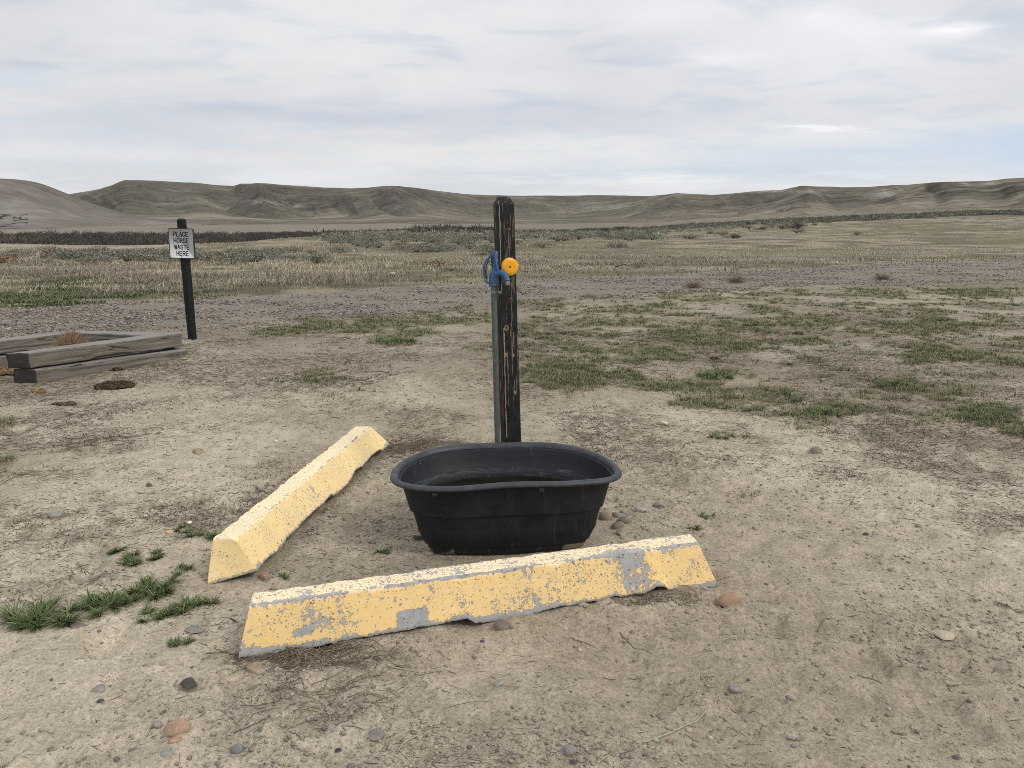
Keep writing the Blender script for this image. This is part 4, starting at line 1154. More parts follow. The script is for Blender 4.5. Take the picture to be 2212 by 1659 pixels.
# ------------------------------------------------------------------ grass tufts that stand alone
def build_tufts():
    rg = np.random.default_rng(71)
    T = [(95,1342,.155,'large dark green tuft at the left edge of the sand'),
         (238,1312,.125,'broad green tuft right of the large left edge tuft'),
         (325,1278,.125,'long green tuft behind the broad one, toward the left bumper'),
         (328,1333,.085,'small green tuft in front of the long tuft'),
         (415,1315,.095,'compact dark green tuft between the two yellow bumpers'),
         (395,1394,.055,'low tuft near the left end of the front bumper'),
         (272,1192,.065,'small round tuft, leftmost of the row left of the near bumper end'),
         (333,1192,.065,'small tuft right of the leftmost one in the upper row'),
         (268,1217,.085,'flat dark tuft below the two small round tufts'),
         (385,1232,.07,'sparse tuft of long blades left of the bumper end'),
         (432,1163,.07,'dark tuft touching the near end of the left bumper'),
         (398,1142,.06,'thin sparse tuft beside the white stone'),
         (827,1192,.035,'tiny bright tuft on the sand left of the tank'),
         (1625,884,.085,'bright green tuft beside the grey stone right of the post'),
         (1548,812,.17,'dense dark tuft at the near edge of the grass right of the post'),
         (1930,832,.17,'wide tuft alone on the sand at right'),
         (2040,886,.0,''),(2125,893,.14,'dense tuft near the right edge of the sand'),
         (1785,893,.14,'green tuft between the bare patches right of the grey stone'),
         (860,738,.22,'bright dense tuft at the near edge of the grass left of the post'),
         (1560,945,.09,'dull low tuft on the sand right of the tank'),
         (1530,1113,.04,'few thin blades right of the pale cobble'),
         (1500,1141,.03,'tiny tuft behind the right end of the front bumper'),
         (590,1243,.0,''),(600,1250,.04,'few blades in the gap behind the front bumper')]
    for xd, yd, rad, lab in T:
        if rad == 0: continue
        c = on_ground(xd, yd)
        dist = c[1]
        far = dist > 4.5
        n = int(np.clip((380 if far else 900) * (rad / 0.15) ** 1.4, 30, 1300))
        sparse = 'sparse' in lab or 'thin' in lab or 'few' in lab
        if sparse: n = int(n * 0.5)
        # several rosettes make one tuft
        m = max(3, int(round((rad / 0.030) ** 1.7)))
        rc = rg.random(m) ** 0.65 * rad * 0.80; ac = rg.random(m) * 6.283
        cx_, cy_ = np.cos(ac) * rc * 1.25, np.sin(ac) * rc * 0.8
        k = rg.integers(0, m, n); a = rg.random(n) * 6.283; r = 0.012 * rg.random(n)
        x = cx_[k] + np.cos(a) * r; y = cy_[k] + np.sin(a) * r
        out = np.arctan2(cy_[k], cx_[k] + 1e-6)
        head = np.where(rg.random(n) < 0.35, out + rg.normal(0, 0.5, n), a)
        L_ = (0.35 + 0.65 * rg.random(n)) * np.clip(rad * 0.6, 0.036, 0.095)
        gz = H(x + c[0], y + c[1])
        base = np.column_stack([x, y, gz - c[2] - 0.003])
        pal = [(0.060, 0.105, 0.034), (0.080, 0.130, 0.042), (0.048, 0.085, 0.030), (0.105, 0.150, 0.055), (0.15, 0.16, 0.08)]
        if far: pal = [(0.090, 0.150, 0.045), (0.11, 0.165, 0.06), (0.075, 0.12, 0.042)]
        ct = pick(n, pal, rg); cb = ct * np.array([1.2, 1.0, 0.9])
        dead = rg.random(n) < 0.07; ct[dead] = (0.34, 0.29, 0.18)
        V, F4, C = arcs(base, head, L_, 0.25 + 0.75 * rg.random(n), 0.5 + 0.9 * rg.random(n), np.full(n, 0.0034 + 0.0005 * dist) * (0.6 + .6 * rg.random(n)), cb, ct, rg)
        o = mesh('grass_tuft', V, [F4], MAT['blade'], C); o.location = c
        tag(o, lab, 'grass tuft', 'grass tufts standing alone on the sand')
build_tufts()

# ------------------------------------------------------------------ stones
def build_stones():
    S = [ # xd, yd(centre), w, h (px), colour, angular, label
     (1574,1294,58,31,(.28,.195,.135),0,'smooth tan brown egg shaped cobble at the right end of the front bumper'),
     (1085,1349,42,22,(.15,.135,.125),0,'flat dark grey stone sunk in the sand in front of the bumper'),
     (408,1478,50,34,(.055,.055,.058),.5,'rough black speckled rock below the left end of the front bumper'),
     (385,1568,54,36,(.31,.225,.18),0,'large pinkish orange cobble at the lower left'),
     (340,1562,26,17,(.25,.245,.24),.1,'grey pebble touching the pinkish orange cobble'),
     (379,1596,32,12,(.34,.22,.165),.3,'flat pink flake in front of the pinkish orange cobble'),
     (361,1624,30,20,(.24,.25,.26),.5,'blue grey angular stone near the lower left edge of the photo'),
     (513,1616,30,28,(.17,.18,.19),.2,'rounded blue grey stone right of the angular one at the bottom'),
     (216,1485,30,20,(.22,.22,.225),.3,'grey wedge shaped stone on the bare sand at left'),
     (217,1513,16,9,(.06,.065,.075),.2,'small dark pebble below the grey wedge shaped stone'),
     (419,1357,46,20,(.19,.19,.205),.8,'flat slate shard between the tufts and the front bumper'),
     (168,1350,38,14,(.165,.14,.15),.8,'flat purple grey slate against the large left tuft'),
     (119,1111,26,16,(.23,.235,.235),.2,'pale grey cobble alone on the sand at far left'),
     (408,1128,16,11,(.62,.60,.56),.6,'white chip of stone left of the near bumper end'),
     (366,1149,17,13,(.46,.37,.27),.2,'cream pebble below the white chip'),
     (548,1440,50,24,(.25,.205,.165),.4,'brown flat stone sticking out under the left end of the front bumper'),
     (497,1463,56,14,(.33,.29,.235),.8,'wide pale flake of crusted soil beside the black rock'),
     (572,1240,34,30,(.255,.175,.14),.4,'reddish stone propping the near end of the left bumper'),
     (1078,1475,26,20,(.25,.255,.24),.7,'pale leaf shaped stone stuck in the sand below the front bumper'),
     (1231,1617,30,28,(.205,.205,.215),.1,'round grey speckled stone at the bottom centre'),
     (1239,1643,15,18,(.085,.09,.10),.1,'small dark pebble right below the round grey stone'),
     (731,1620,15,11,(.035,.042,.055),.1,'shiny black pebble at the bottom left of centre'),
     (814,1585,42,28,(.185,.18,.19),.6,'angular grey stone near the bent straw'),
     (757,1654,18,12,(.14,.14,.145),.2,'dark grey pebble cut by the bottom edge of the photo'),
     (1104,1556,14,10,(.26,.19,.13),.4,'brown chip in the bottom centre sand'),
     (1121,1599,14,11,(.22,.19,.165),.2,'brown grey pebble left of the round grey stone'),
     (976,1576,12,9,(.33,.31,.28),.2,'pale pebble right of the angular grey stone'),
     (1488,1576,13,10,(.38,.34,.27),.2,'cream pebble under the long straw stalk'),
     (1444,1599,14,10,(.24,.19,.165),.2,'brown pebble left of the cream one by the long stalk'),
     (1042,1384,10,7,(.07,.09,.13),.2,'tiny blue black pebble below the flat dark grey stone'),
     (1308,1112,32,32,(.25,.21,.18),0,'large pinkish brown cobble against the right side of the tank'),
     (1330,1109,18,18,(.20,.185,.17),.2,'small cobble between the pinkish brown one and its grey neighbour'),
     (1350,1121,30,19,(.18,.18,.175),.1,'long grey cobble at the right of the pile by the tank'),
     (1335,1134,32,18,(.155,.14,.13),.1,'dark brown grey cobble in the middle of the pile by the tank'),
     (1341,1149,32,22,(.30,.28,.25),.6,'pale angular stone nearest the bumper in the pile by the tank'),
     (1383,1100,28,14,(.29,.30,.305),0,'light grey oval cobble apart from the pile by the tank'),
     (1423,1090,28,15,(.15,.15,.15),.3,'dark half buried stone right of the light grey oval cobble'),
     (904,1161,24,12,(.045,.05,.055),.2,'black stone at the left foot of the tank'),
     (925,1193,26,12,(.24,.19,.165),.2,'pinkish stone in the sand at the left foot of the tank'),
     (1588,1493,26,15,(.23,.23,.235),.2,'grey pebble set flush in the bare sand at lower right'),
     (1870,1153,15,10,(.05,.06,.065),.5,'small black stone on the bare sand at right'),
     (2065,1635,16,12,(.10,.105,.12),.1,'dark grey pebble near the lower right corner'),
     (2037,1369,52,16,(.38,.345,.295),.5,'long pale stone half buried at the right'),
     (1983,1134,16,9,(.22,.195,.16),.3,'brown pebble far right, level with the front bumper top'),
     (1924,1230,17,10,(.21,.19,.155),.3,'brown pebble on the right, level with the front bumper foot'),
     (1640,892,17,15,(.19,.19,.20),.5,'grey stone beside the bright tuft on the right'),
     (1430,913,30,13,(.42,.39,.33),.7,'pale whitish rock on the sand right of the post'),
     (1763,971,26,17,(.185,.18,.165),.2,'grey green cobble on the sand right of the tank'),
     (1977,817,15,10,(.15,.15,.155),.3,'small grey stone behind the wide tuft at right'),
     (428,974,30,14,(.26,.215,.165),.5,'tan rock left of the far bumper end'),
     (324,1047,16,13,(.10,.095,.095),.6,'small dark jagged rock on the left sand'),
     (597,952,9,7,(.66,.64,.62),.3,'tiny white stone left of the far bumper end'),
     (544,1077,12,8,(.14,.165,.21),.1,'bluish pebble left of the middle of the left bumper'),
     (492,1008,14,8,(.30,.29,.26),.3,'pale pebble on the sand left of the far bumper'),
     (848,590,14,7,(.60,.58,.54),.3,'white stone in the straw grass beyond the gravel road')]
    V0, F0 = ico(3)
    for i, (xd, yd, w, h, c, ang, lab) in enumerate(S):
        rg = np.random.default_rng(900 + i)
        p = on_ground(xd, yd + h * 0.28)
        zd = p[1] * CP + (CAM_H - p[2]) * SP
        rx = w / 1600 * zd / 2
        el = math.atan2(CAM_H, p[1])
        hh = h / 1600 * zd / 2
        rz = max(0.25 * rx, min(hh / (0.55 * math.sin(el) + 0.85 * math.cos(el)) * 0.95, rx * 0.8))
        ry = rx * (0.62 + 0.2 * rg.random())
        V = V0.copy()
        for k in range(6):
            d = rg.normal(0, 1, 3); d /= np.linalg.norm(d); f = 1.2 + 1.4 * rg.random()
            V *= (1 + 0.035 * np.sin(V @ d * f * 2 + rg.random() * 6))[:, None]
        if ang > 0.25:
            for k in range(int(7 + 5 * ang)):
                d = rg.normal(0, 1, 3); d /= np.linalg.norm(d); off = 0.62 + 0.16 * rg.random() - 0.10 * ang
                t = V @ d; m = t > off; V[m] -= d * (t[m] - off)[:, None] * 0.92
        V = V * np.array([rx, ry, rz])
        o = mesh('stone', V, [F0], MAT['stone'], None, True)
        if ang > 0.25: o.data.set_sharp_from_angle(angle=R(24))
        o.location = (p[0], p[1], p[2] + rz * (0.28 if 'sunk' in lab or 'flush' in lab or 'flake' in lab or 'half buried' in lab else 0.40))
        o.rotation_euler = (0, rg.normal(0, 0.05), rg.normal(0, 0.25) + (0.25 if i == 0 else 0))
        if 'prop' in lab: o.location.z -= 0.005
        if 'leaf' in lab: o.rotation_euler[1] = -0.5
        o.color = (*c, 1)
        tag(o, lab, 'stone', 'stones lying on the sand')
build_stones()

# ------------------------------------------------------------------ stalks and sticks
def build_sticks():
    rg = np.random.default_rng(81)
    T = [([(904,1589),(875,1604),(860,1621),(897,1660)], .0017, (.46,.39,.27), 'bent pale straw at the bottom left of centre', 'straw'),
     ([(1389,1605),(1442,1588),(1477,1571),(1512,1555),(1525,1533)], .0018, (.44,.37,.25), 'long curved pale straw stalk at the bottom right of centre', 'straw'),
     ([(1165,1502),(1193,1484)], .0017, (.42,.36,.25), 'short pale straw below the middle of the front bumper', 'straw'),
     ([(1339,1366),(1350,1382),(1367,1399),(1409,1414)], .0016, (.12,.09,.065), 'kinked dark twig below the right half of the front bumper', 'twig'),
     ([(1236,1378),(1262,1389),(1290,1402)], .0014, (.13,.10,.07), 'thin brown twig left of the kinked dark twig', 'twig'),
     ([(554,1056),(562,1064),(574,1066),(586,1068)], .006, (.22,.205,.19), 'grey weathered stick against the back of the left bumper', 'stick'),
     ([(2150,1298),(2162,1306),(2185,1314),(2212,1324)], .006, (.40,.35,.27), 'pale broken stick at the right edge of the sand', 'stick'),
     ([(2047,1488),(2068,1481),(2091,1480)], .0032, (.30,.26,.20), 'short thick twig at the lower right', 'twig'),
     ([(1700,1596),(1718,1602),(1744,1600)], .0038, (.25,.22,.19), 'grey curved stick at the bottom right', 'stick'),
     ([(2079,1455),(2094,1446),(2098,1430)], .003, (.24,.21,.17), 'hooked twig by the hoof print at right', 'twig'),
     ([(1925,1583),(1945,1587),(1962,1589)], .003, (.26,.22,.18), 'short grey stick right of the bottom right curved stick', 'stick'),
     ([(1765,1365),(1780,1349),(1800,1338)], .0022, (.20,.16,.12), 'slanting twig on the bare sand right of the cobble', 'twig'),
     ([(1310,828),(1345,834),(1385,840)], .004, (.40,.35,.25), 'pale straw lying in the green grass right of the post', 'straw'),
     ([(1905,1478),(1880,1470),(1850,1458)], .0018, (.15,.12,.09), 'thin dark twig running down to the short thick one', 'twig'),
     ([(505,1583),(560,1560),(585,1550)], .0016, (.15,.115,.085), 'thin twig right of the pinkish orange cobble', 'twig'),
     ([(1375,1262),(1395,1290),(1420,1300)], .0016, (.33,.28,.20), 'forked pale twig under the right end of the front bumper', 'twig'),
     ([(1480,1290),(1452,1330),(1430,1345)], .0022, (.36,.31,.22), 'pale twig lying out from under the chipped bumper corner', 'twig'),
     ([(880,1500),(960,1470),(900,1440)], .0, (.3,.3,.3), '', ''),
     ([(835,1440),(870,1448),(905,1452)], .0022, (.36,.30,.20), 'straw piece below the grey patch of the front bumper', 'straw'),
     ([(1825,980),(1835,970)], .004, (.40,.34,.25), 'small straw piece beside the grey green cobble', 'straw'),
     ([(1330,578),(1345,575),(1368,574)], .018, (.04,.035,.03), 'dark burnt stick at the far edge of the gravel road', 'stick'),
     ([(185,1398),(192,1412)], .0022, (.34,.29,.2), 'short straw below the large left edge tuft', 'straw'),
     ([(120,1165),(160,1160),(175,1150)], .0022, (.20,.17,.13), 'brown twig left of the small tufts', 'twig'),
     ([(560,1358),(620,1352),(652,1345)], .0, (.3,.3,.3), '', '')]
    for pts, rad, c, lab, kind in T:
        if rad == 0: continue
        P = np.array([on_ground(a, b) for a, b in pts])
        s = np.linspace(0, len(P) - 1, 4 * len(P)); i = np.clip(s.astype(int), 0, len(P) - 2); f = (s - i)[:, None]
        Q = P[i] * (1 - f) + P[i + 1] * f
        if len(P) > 2:
            Q[1:-1] = (Q[:-2] + Q[1:-1] * 2 + Q[2:]) / 4
        Q[:, 2] = H(Q[:, 0], Q[:, 1]) + rad * 1.2
        Q[:, 2] = np.maximum(Q[:, 2], np.linspace(Q[0, 2], Q[-1, 2], len(Q)) - 0.003)
        Q += rg.normal(0, rad * 0.5, Q.shape); Q[:, 2] += rad * 0.6
        o0 = Q[0].copy(); Q = Q - o0
        m = MB(); m.tube(Q, rad * np.linspace(1.15, 0.55, len(Q)), 6, True, c)
        o = m.build(kind, MAT['twig'], None, True); o.location = o0
        tag(o, lab, kind, kind + ' pieces on the sand')
build_sticks()

# ------------------------------------------------------------------ concrete wheel-stop bumpers
def box_surface(c8, nl, nw, nh):
    """c8[i,j,k]: corners (end, side front/back, bottom/top). Welded grid surface. Returns V, F, (s, w, h) params"""
    c8 = np.asarray(c8, float)
    idx = {}; V = []; PR = []; F = []
    def vid(a, b, c):
        k = (a, b, c)
        if k not in idx:
            s, w, h = a / nl, b / nw, c / nh
            p = 0
            for i, ws in ((0, 1 - s), (1, s)):
                for j, ww in ((0, 1 - w), (1, w)):
                    for l, wh in ((0, 1 - h), (1, h)): p = p + ws * ww * wh * c8[i][j][l]
            idx[k] = len(V); V.append(p); PR.append((s, w, h))
        return idx[k]
    for a in range(nl):
        for c in range(nh):
            F.append([vid(a, 0, c), vid(a + 1, 0, c), vid(a + 1, 0, c + 1), vid(a, 0, c + 1)])
            F.append([vid(a, nw, c), vid(a, nw, c + 1), vid(a + 1, nw, c + 1), vid(a + 1, nw, c)])
        for b in range(nw):
            F.append([vid(a, b, nh), vid(a + 1, b, nh), vid(a + 1, b + 1, nh), vid(a, b + 1, nh)])
            F.append([vid(a, b, 0), vid(a, b + 1, 0), vid(a + 1, b + 1, 0), vid(a + 1, b, 0)])
    for b in range(nw):
        for c in range(nh):
            F.append([vid(0, b, c), vid(0, b, c + 1), vid(0, b + 1, c + 1), vid(0, b + 1, c)])
            F.append([vid(nl, b, c), vid(nl, b + 1, c), vid(nl, b + 1, c + 1), vid(nl, b, c + 1)])
    return np.array(V), np.array(F), np.array(PR)
def smooth_v(V, F, it):
    n = len(V)
    E = np.vstack([F[:, [0, 1]], F[:, [1, 2]], F[:, [2, 3]], F[:, [3, 0]]])
    for _ in range(it):
        A = np.zeros((n, 3)); k = np.zeros(n)
        np.add.at(A, E[:, 0], V[E[:, 1]]); np.add.at(k, E[:, 0], 1)
        np.add.at(A, E[:, 1], V[E[:, 0]]); np.add.at(k, E[:, 1], 1)
        V = V * 0.4 + 0.6 * A / k[:, None]
    return V
def curb(name, c8, chips_f, chips_b, gray, mat, label, seed, endlow=0.0):
    V, F, PR = box_surface(c8, 340, 20, 26)
    s, w, h = PR.T
    top = (h > 0.96).astype(float)
    V = smooth_v(V, F, 2)
    L = np.linalg.norm(np.array(c8[1][0][1]) - np.array(c8[0][0][1]))
    # broken lower edge
    def chip(tab, sd):
        a = np.interp(s, [q[0] for q in tab], [q[1] for q in tab])
        return np.clip(a + (fbm(s * 95, s * 0 + sd, 601 + sd, 5, 0.7) - 0.5) * 0.015, 0, None)
    cz = lerp(chip(chips_f, seed), chip(chips_b, seed + 5), w)
    V[:, 2] += cz * (1 - h) ** 1.2 * (1 - 0.0 * w)
    # surface unevenness
    nz = fbm(s * L / 0.03 + w * 4, h * 5 + w * 3, 611 + seed, 3) - 0.5
    C = V.mean(0)
    side = np.where(w < 0.5, -1, 1)
    ax = np.array(c8[1][0][0]) - np.array(c8[0][0][0]); ax /= np.linalg.norm(ax); pr = np.array([-ax[1], ax[0], 0])
    body = ((w < 0.02) | (w > 0.98)).astype(float)
    V += pr[None] * (side * body * nz * 0.0028)[:, None]
    V[:, 2] += top * nz * 0.005
    edge = np.exp(-((h - 1) / 0.05) ** 2) * (np.exp(-(w / 0.08) ** 2) + np.exp(-((w - 1) / 0.08) ** 2))
    ce = np.clip(fbm(s * 28, w * 3, 621 + seed, 4) - 0.53, 0, None) * 4
    V[:, 2] -= edge * ce * 0.011
    V += pr[None] * (-side * edge * ce * 0.007)[:, None]
    # wear attribute: 0.5 neutral, higher = more bare concrete
    wear = np.full(len(V), 0.42)
    wear += (0.62 if seed == 1 else 0.35) * edge * (-0.05 + fbm(s * 17, s * 0, 631 + seed, 3)) + 0.10 * top * (fbm(s * 9, w * 2, 641 + seed, 3) - 0.3) * 2
    wear += 0.42 * np.clip(1 - h / 0.16 - 0.3 * fbm(s * 20, s * 0, 651 + seed, 3), 0, 1)
    for s0, s1, h0, h1, am in gray:
        m = sstep(s, s0 - .008, s0 + .008) * (1 - sstep(s, s1 - .008, s1 + .008)) * sstep(h, h0 - .06, h0 + .06) * (1 - sstep(h, h1 - .06, h1 + .06)) * (w < 0.3)
        wear += am * m
    low = np.clip(1 - h / 0.25, 0, 1)
    org = np.array([C[0], C[1], 0.0])
    me = mesh(name, V - org, [F], mat, None, True, attrs=dict(wear=wear, top=top, low=low))
    me.location = org
    # keep the arrises reasonably crisp
    me.data.set_sharp_from_angle(angle=R(38)) if hasattr(me.data, 'set_sharp_from_angle') else None
    return tag(me, label, 'parking bumper')
# front one: corners read off the photograph, back edge mirrored
def back_bottom(FB, FT, BT):
    d = FT[:2] - FB[:2]
    return np.array([0, 0, 0.0])
FBl, FBr = at(513, 1427, -0.014), at(1552, 1271, -0.006)
FTl, FTr = at(539, 1307, 0.165), at(1508, 1171, 0.185)
BTl, BTr = at(546, 1279, 0.165), at(1490, 1151, 0.185)
ax = (FBr - FBl); ax[2] = 0; ax /= np.linalg.norm(ax); pr = np.array([-ax[1], ax[0], 0])
BBl = BTl + pr * 0.05 ; BBl[2] = -0.012; BBr = BTr + pr * 0.05; BBr[2] = 0.0
BBl += ax * (-0.02); BBr += ax * 0.095
c8 = [[[FBl, FTl], [BBl, BTl]], [[FBr, FTr], [BBr, BTr]]]
curb('parking_bumper', c8,
     [(0, .006), (.03, .0), (.10, .0), (.15, .006), (.20, .014), (.30, .018), (.38, .022), (.435, .030), (.45, .006), (.47, .0), (.57, .0), (.60, .016), (.68, .022), (.74, .022), (.755, .034), (.77, .024), (.83, .026), (.85, .044), (.87, .040), (.885, .012), (.90, .0), (.97, .0), (1, .010)],
     [(0, 0), (1, 0.0)],
     [(.295, .355, .0, .42, .55), (.785, .86, .1, 1.0, .20), (.0, .16, -.2, .16, .30), (.09, .13, .25, .42, .25), (.40, .60, -.3, .12, .35), (.90, 1.0, -.2, .14, .4), (.55, .60, .2, .5, .12), (.1, .22, .3, .75, .07)],
     MAT['paint_a'], 'long yellow concrete parking bumper in front of the tank, paint flaked to grey', 1)
# left one
n_FB = at(556, 1234, 0.03); n_BB = at(446, 1266, -0.01)      # near end: right foot, left foot
n_FT = at(508, 1163, 0.18); n_BT = at(459, 1162, 0.175)
f_FB = at(843, 960, 0.03); f_FT = at(800, 920, 0.175); f_BT = at(768, 921, 0.175)
ax = (f_FB - n_FB); ax[2] = 0; ax /= np.linalg.norm(ax); pr = np.array([-ax[1], ax[0], 0])
f_BB = f_BT + pr * 0.05 + ax * 0.02; f_BB[2] = 0.0
c8 = [[[n_FB, n_FT], [n_BB, n_BT]], [[f_FB, f_FT], [f_BB, f_BT]]]
curb('parking_bumper', c8,
     [(0, .0), (.06, .012), (.10, .0), (.13, .004), (.165, .020), (.22, .018), (.30, .026), (.40, .022), (.455, .030), (.47, .006), (.58, .0), (.62, .016), (.655, .036), (.72, .022), (.80, .034), (.88, .028), (.93, .004), (1, 0)],
     [(0, 0), (1, 0)],
     [(.33, .42, .25, .8, .14), (.95, 1.0, -.2, .2, .2), (0, .03, -.2, .2, .25)],
     MAT['paint_b'], 'pale yellow concrete parking bumper running away left of the tank', 2)

# ------------------------------------------------------------------ stock tank
def build_tank():
    cx, cy = -0.025, 3.300; rot = R(4.0)
    n = 220; t = np.arange(n) / n * 2 * math.pi
    HT = 0.372
    def plan(inset, pinch=1.0):
        fr = np.sin(t) < 0
        a = 0.538 - inset; b = np.where(fr, 0.240, 0.436) - inset * np.where(fr, 0.95, 1.0)
        e = 2 / np.where(fr, 2.6, 2.25)
        x = a * np.sign(np.cos(t)) * np.abs(np.cos(t)) ** e
        y = b * np.sign(np.sin(t)) * np.abs(np.sin(t)) ** e
        # sagging pinch: front pulled in a little at the middle, back too
        y = y + pinch * np.where(fr, 0.013, -0.020) * np.exp(-((x + 0.02) / 0.19) ** 2)
        y = y - pinch * np.where(fr, 0.008, 0) * np.exp(-((x + 0.32) / 0.16) ** 2)
        x = x * (1 + 0.0 * y)
        return x, y
    zsag = lambda x, y: -0.012 * sstep(np.abs(x), 0.3, 0.54) - 0.010 * (y < 0) * np.exp(-((x + 0.30) / 0.18) ** 2) + 0.006 * (y < 0) * np.exp(-((x - 0.05) / 0.2) ** 2)
    def loft(prof, pf=None, cap_last=False):
        V, I = [], []
        for k, (ins, z) in enumerate(prof):
            f = np.clip(z / HT, 0, 1)
            x, y = plan(ins, f ** 1.5)
            V.append(np.column_stack([x, y - 0.055 * (1 - f), (z - 0.008 * (1 - f)) + zsag(x, y) * f]))
        V = np.vstack(V); m = len(prof)
        G = np.arange(m * n).reshape(m, n); G2 = np.hstack([G, G[:, :1]])
        Q = np.stack([G2[:-1, :-1], G2[:-1, 1:], G2[1:, 1:], G2[1:, :-1]], -1).reshape(-1, 4)
        return V, Q
    root = empty('stock_tank', (cx, cy, 0.0), rot)
    tag(root, 'oval black plastic water tank standing between the bumpers and the post', 'water tank')
    # outer wall, step lines, then the inner wall down to the floor
    out = [(0.232, -0.016), (0.212, -0.010), (0.192, 0.000), (0.175, 0.014), (0.164, 0.034), (0.155, 0.055), (0.137, 0.098), (0.1355, 0.102), (0.126, 0.104), (0.125, 0.108), (0.095, 0.205), (0.0935, 0.209), (0.084, 0.211), (0.083, 0.215), (0.046, 0.345), (0.034, 0.352)]
    inn = [(0.036, 0.352), (0.050, 0.330), (0.062, 0.290), (0.075, 0.262), (0.088, 0.256), (0.094, 0.246), (0.104, 0.200), (0.120, 0.110), (0.150, 0.05), (0.190, 0.02)]
    def dens(P, k=3):
        P = np.array(P); s = np.linspace(0, len(P) - 1, (len(P) - 1) * k + 1); i = np.clip(s.astype(int), 0, len(P) - 2); f = (s - i)[:, None]
        return P[i] * (1 - f) + P[i + 1] * f
    prof = np.vstack([dens(out), dens(inn)])
    V, Q = loft(prof)
    m = len(prof)
    no = len(dens(out))
    zz = np.repeat(prof[:, 1], n); inner = np.repeat((np.arange(m) >= no).astype(float), n)
    nz = fbm(V[:, 0] * 9, V[:, 1] * 9 + zz * 5, 701, 3)
    low = np.clip(1 - zz / 0.075, 0, 1) * (1 - inner) * (0.5 + 1.0 * (np.abs(V[:, 0]) > 0.25) * nz)
    ring = inner * (sstep(zz, 0.20, 0.235) * (1 - sstep(zz, 0.262, 0.30)))
    V[:, 0] += (nz - 0.5) * 0.004; V[:, 1] += (nz - 0.5) * 0.004
    # floor disc
    last = np.arange(n) + (m - 1) * n
    o = mesh('tank_shell', V, [Q, last[None]], MAT['tank'], None, True, root, dict(low=low, ring=ring)); o.data.set_sharp_from_angle(angle=R(28))
    # rolled rim
    rp = [(0.034, 0.352), (0.018, 0.351), (0.004, 0.353), (-0.001, 0.358), (-0.001, 0.365), (0.004, 0.370), (0.011, 0.374), (0.021, 0.374), (0.029, 0.370), (0.034, 0.362), (0.037, 0.354), (0.037, 0.348)]
    Vr, Qr = loft(rp + rp[:1])
    o = mesh('rim', Vr, [Qr], MAT['rim'], None, True, root)
    # moulded lugs under the rim
    for xf in (-0.33, 0.145):
        k = np.argmin(np.where(np.sin(t) < 0, np.abs(plan(0.04)[0] - xf), 9))
        x, y = plan(0.042)[0][k], plan(0.042)[1][k]
        mb = MB(); mb.box((x, y - 0.006, 0.331 + float(zsag(x, y))), (0.012, 0.008, 0.009))
        mb.build('lug', MAT['rim'], root, bevel=0.003, usecol=False)
    # water
    V, Q = [], []
    x, y = plan(0.1035, (0.22 / HT) ** 1.5)
    rr = np.linspace(0, 1, 14)[1:]
    VV = [np.array([[0, 0, 0.0]])] + [np.column_stack([x * r, y * r, 0 * x]) for r in rr]
    VV = np.vstack(VV); G = 1 + np.arange(13 * n).reshape(13, n); G2 = np.hstack([G, G[:, :1]])
    Qw = np.stack([G2[:-1, :-1], G2[1:, :-1], G2[1:, 1:], G2[:-1, 1:]], -1).reshape(-1, 4)
    T = np.stack([np.zeros(n, int), G2[0, :-1], G2[0, 1:]], 1)
    w = mesh('water', VV, [Qw, T], MAT['water'], None, True)
    w.location = (cx, cy - 0.022, 0.222); w.rotation_euler = (0, 0, rot)
    tag(w, 'still dark water standing inside the black tank', 'water', kind='stuff')
build_tank()

# ------------------------------------------------------------------ tall post with orange disc
def square_post(w, h, lean, cham, root, name, mat, rz, seed, nseg=60, wander=0.003):
    n = 10
    rgp = np.random.default_rng(seed)
    # square outline with tiny rounded corners, n points a side
    q = []
    c = w / 2
    for s in range(4):
        for k in range(n):
            f = k / n
            p = [(-c + f * w, -c), (c, -c + f * w), (c - f * w, c), (-c, c - f * w)][s]
            q.append(p)
    q = np.array(q); rr = np.linalg.norm(q, axis=1); q = q * np.minimum(1, (c * 1.34) / rr)[:, None]
    zs = np.r_[np.linspace(-0.25, h - cham, nseg), h - cham + 0.001, h - cham * 0.5, h - 0.002, h]
    sc = np.r_[np.ones(nseg), 1.0, 0.80, 0.60, 0.55]
    V = []
    for z, s in zip(zs, sc):
        th = np.arctan2(q[:, 1], q[:, 0])
        nz = (fbm(th * 5, np.full(len(th), z * 1.5), seed, 3) - 0.5) * wander * 2
        r = 1 + nz / c
        V.append(np.column_stack([q[:, 0] * s * r, q[:, 1] * s * r, np.full(len(q), z)]))
    m = len(zs); k = len(q); V = np.vstack(V)
    ca, sa = math.cos(rz), math.sin(rz)
    V = np.column_stack([V[:, 0] * ca - V[:, 1] * sa, V[:, 0] * sa + V[:, 1] * ca, V[:, 2]])
    V[:, 0] += lean[0] * V[:, 2]; V[:, 1] += lean[1] * V[:, 2]
    G = np.arange(m * k).reshape(m, k); G2 = np.hstack([G, G[:, :1]])
    Q = np.stack([G2[:-1, :-1], G2[:-1, 1:], G2[1:, 1:], G2[1:, :-1]], -1).reshape(-1, 4)
    o = mesh(name, V, [Q, G[-1][None], G[0][::-1][None]], mat, None, True, root)
    o.data.set_sharp_from_angle(angle=R(30))
    return o
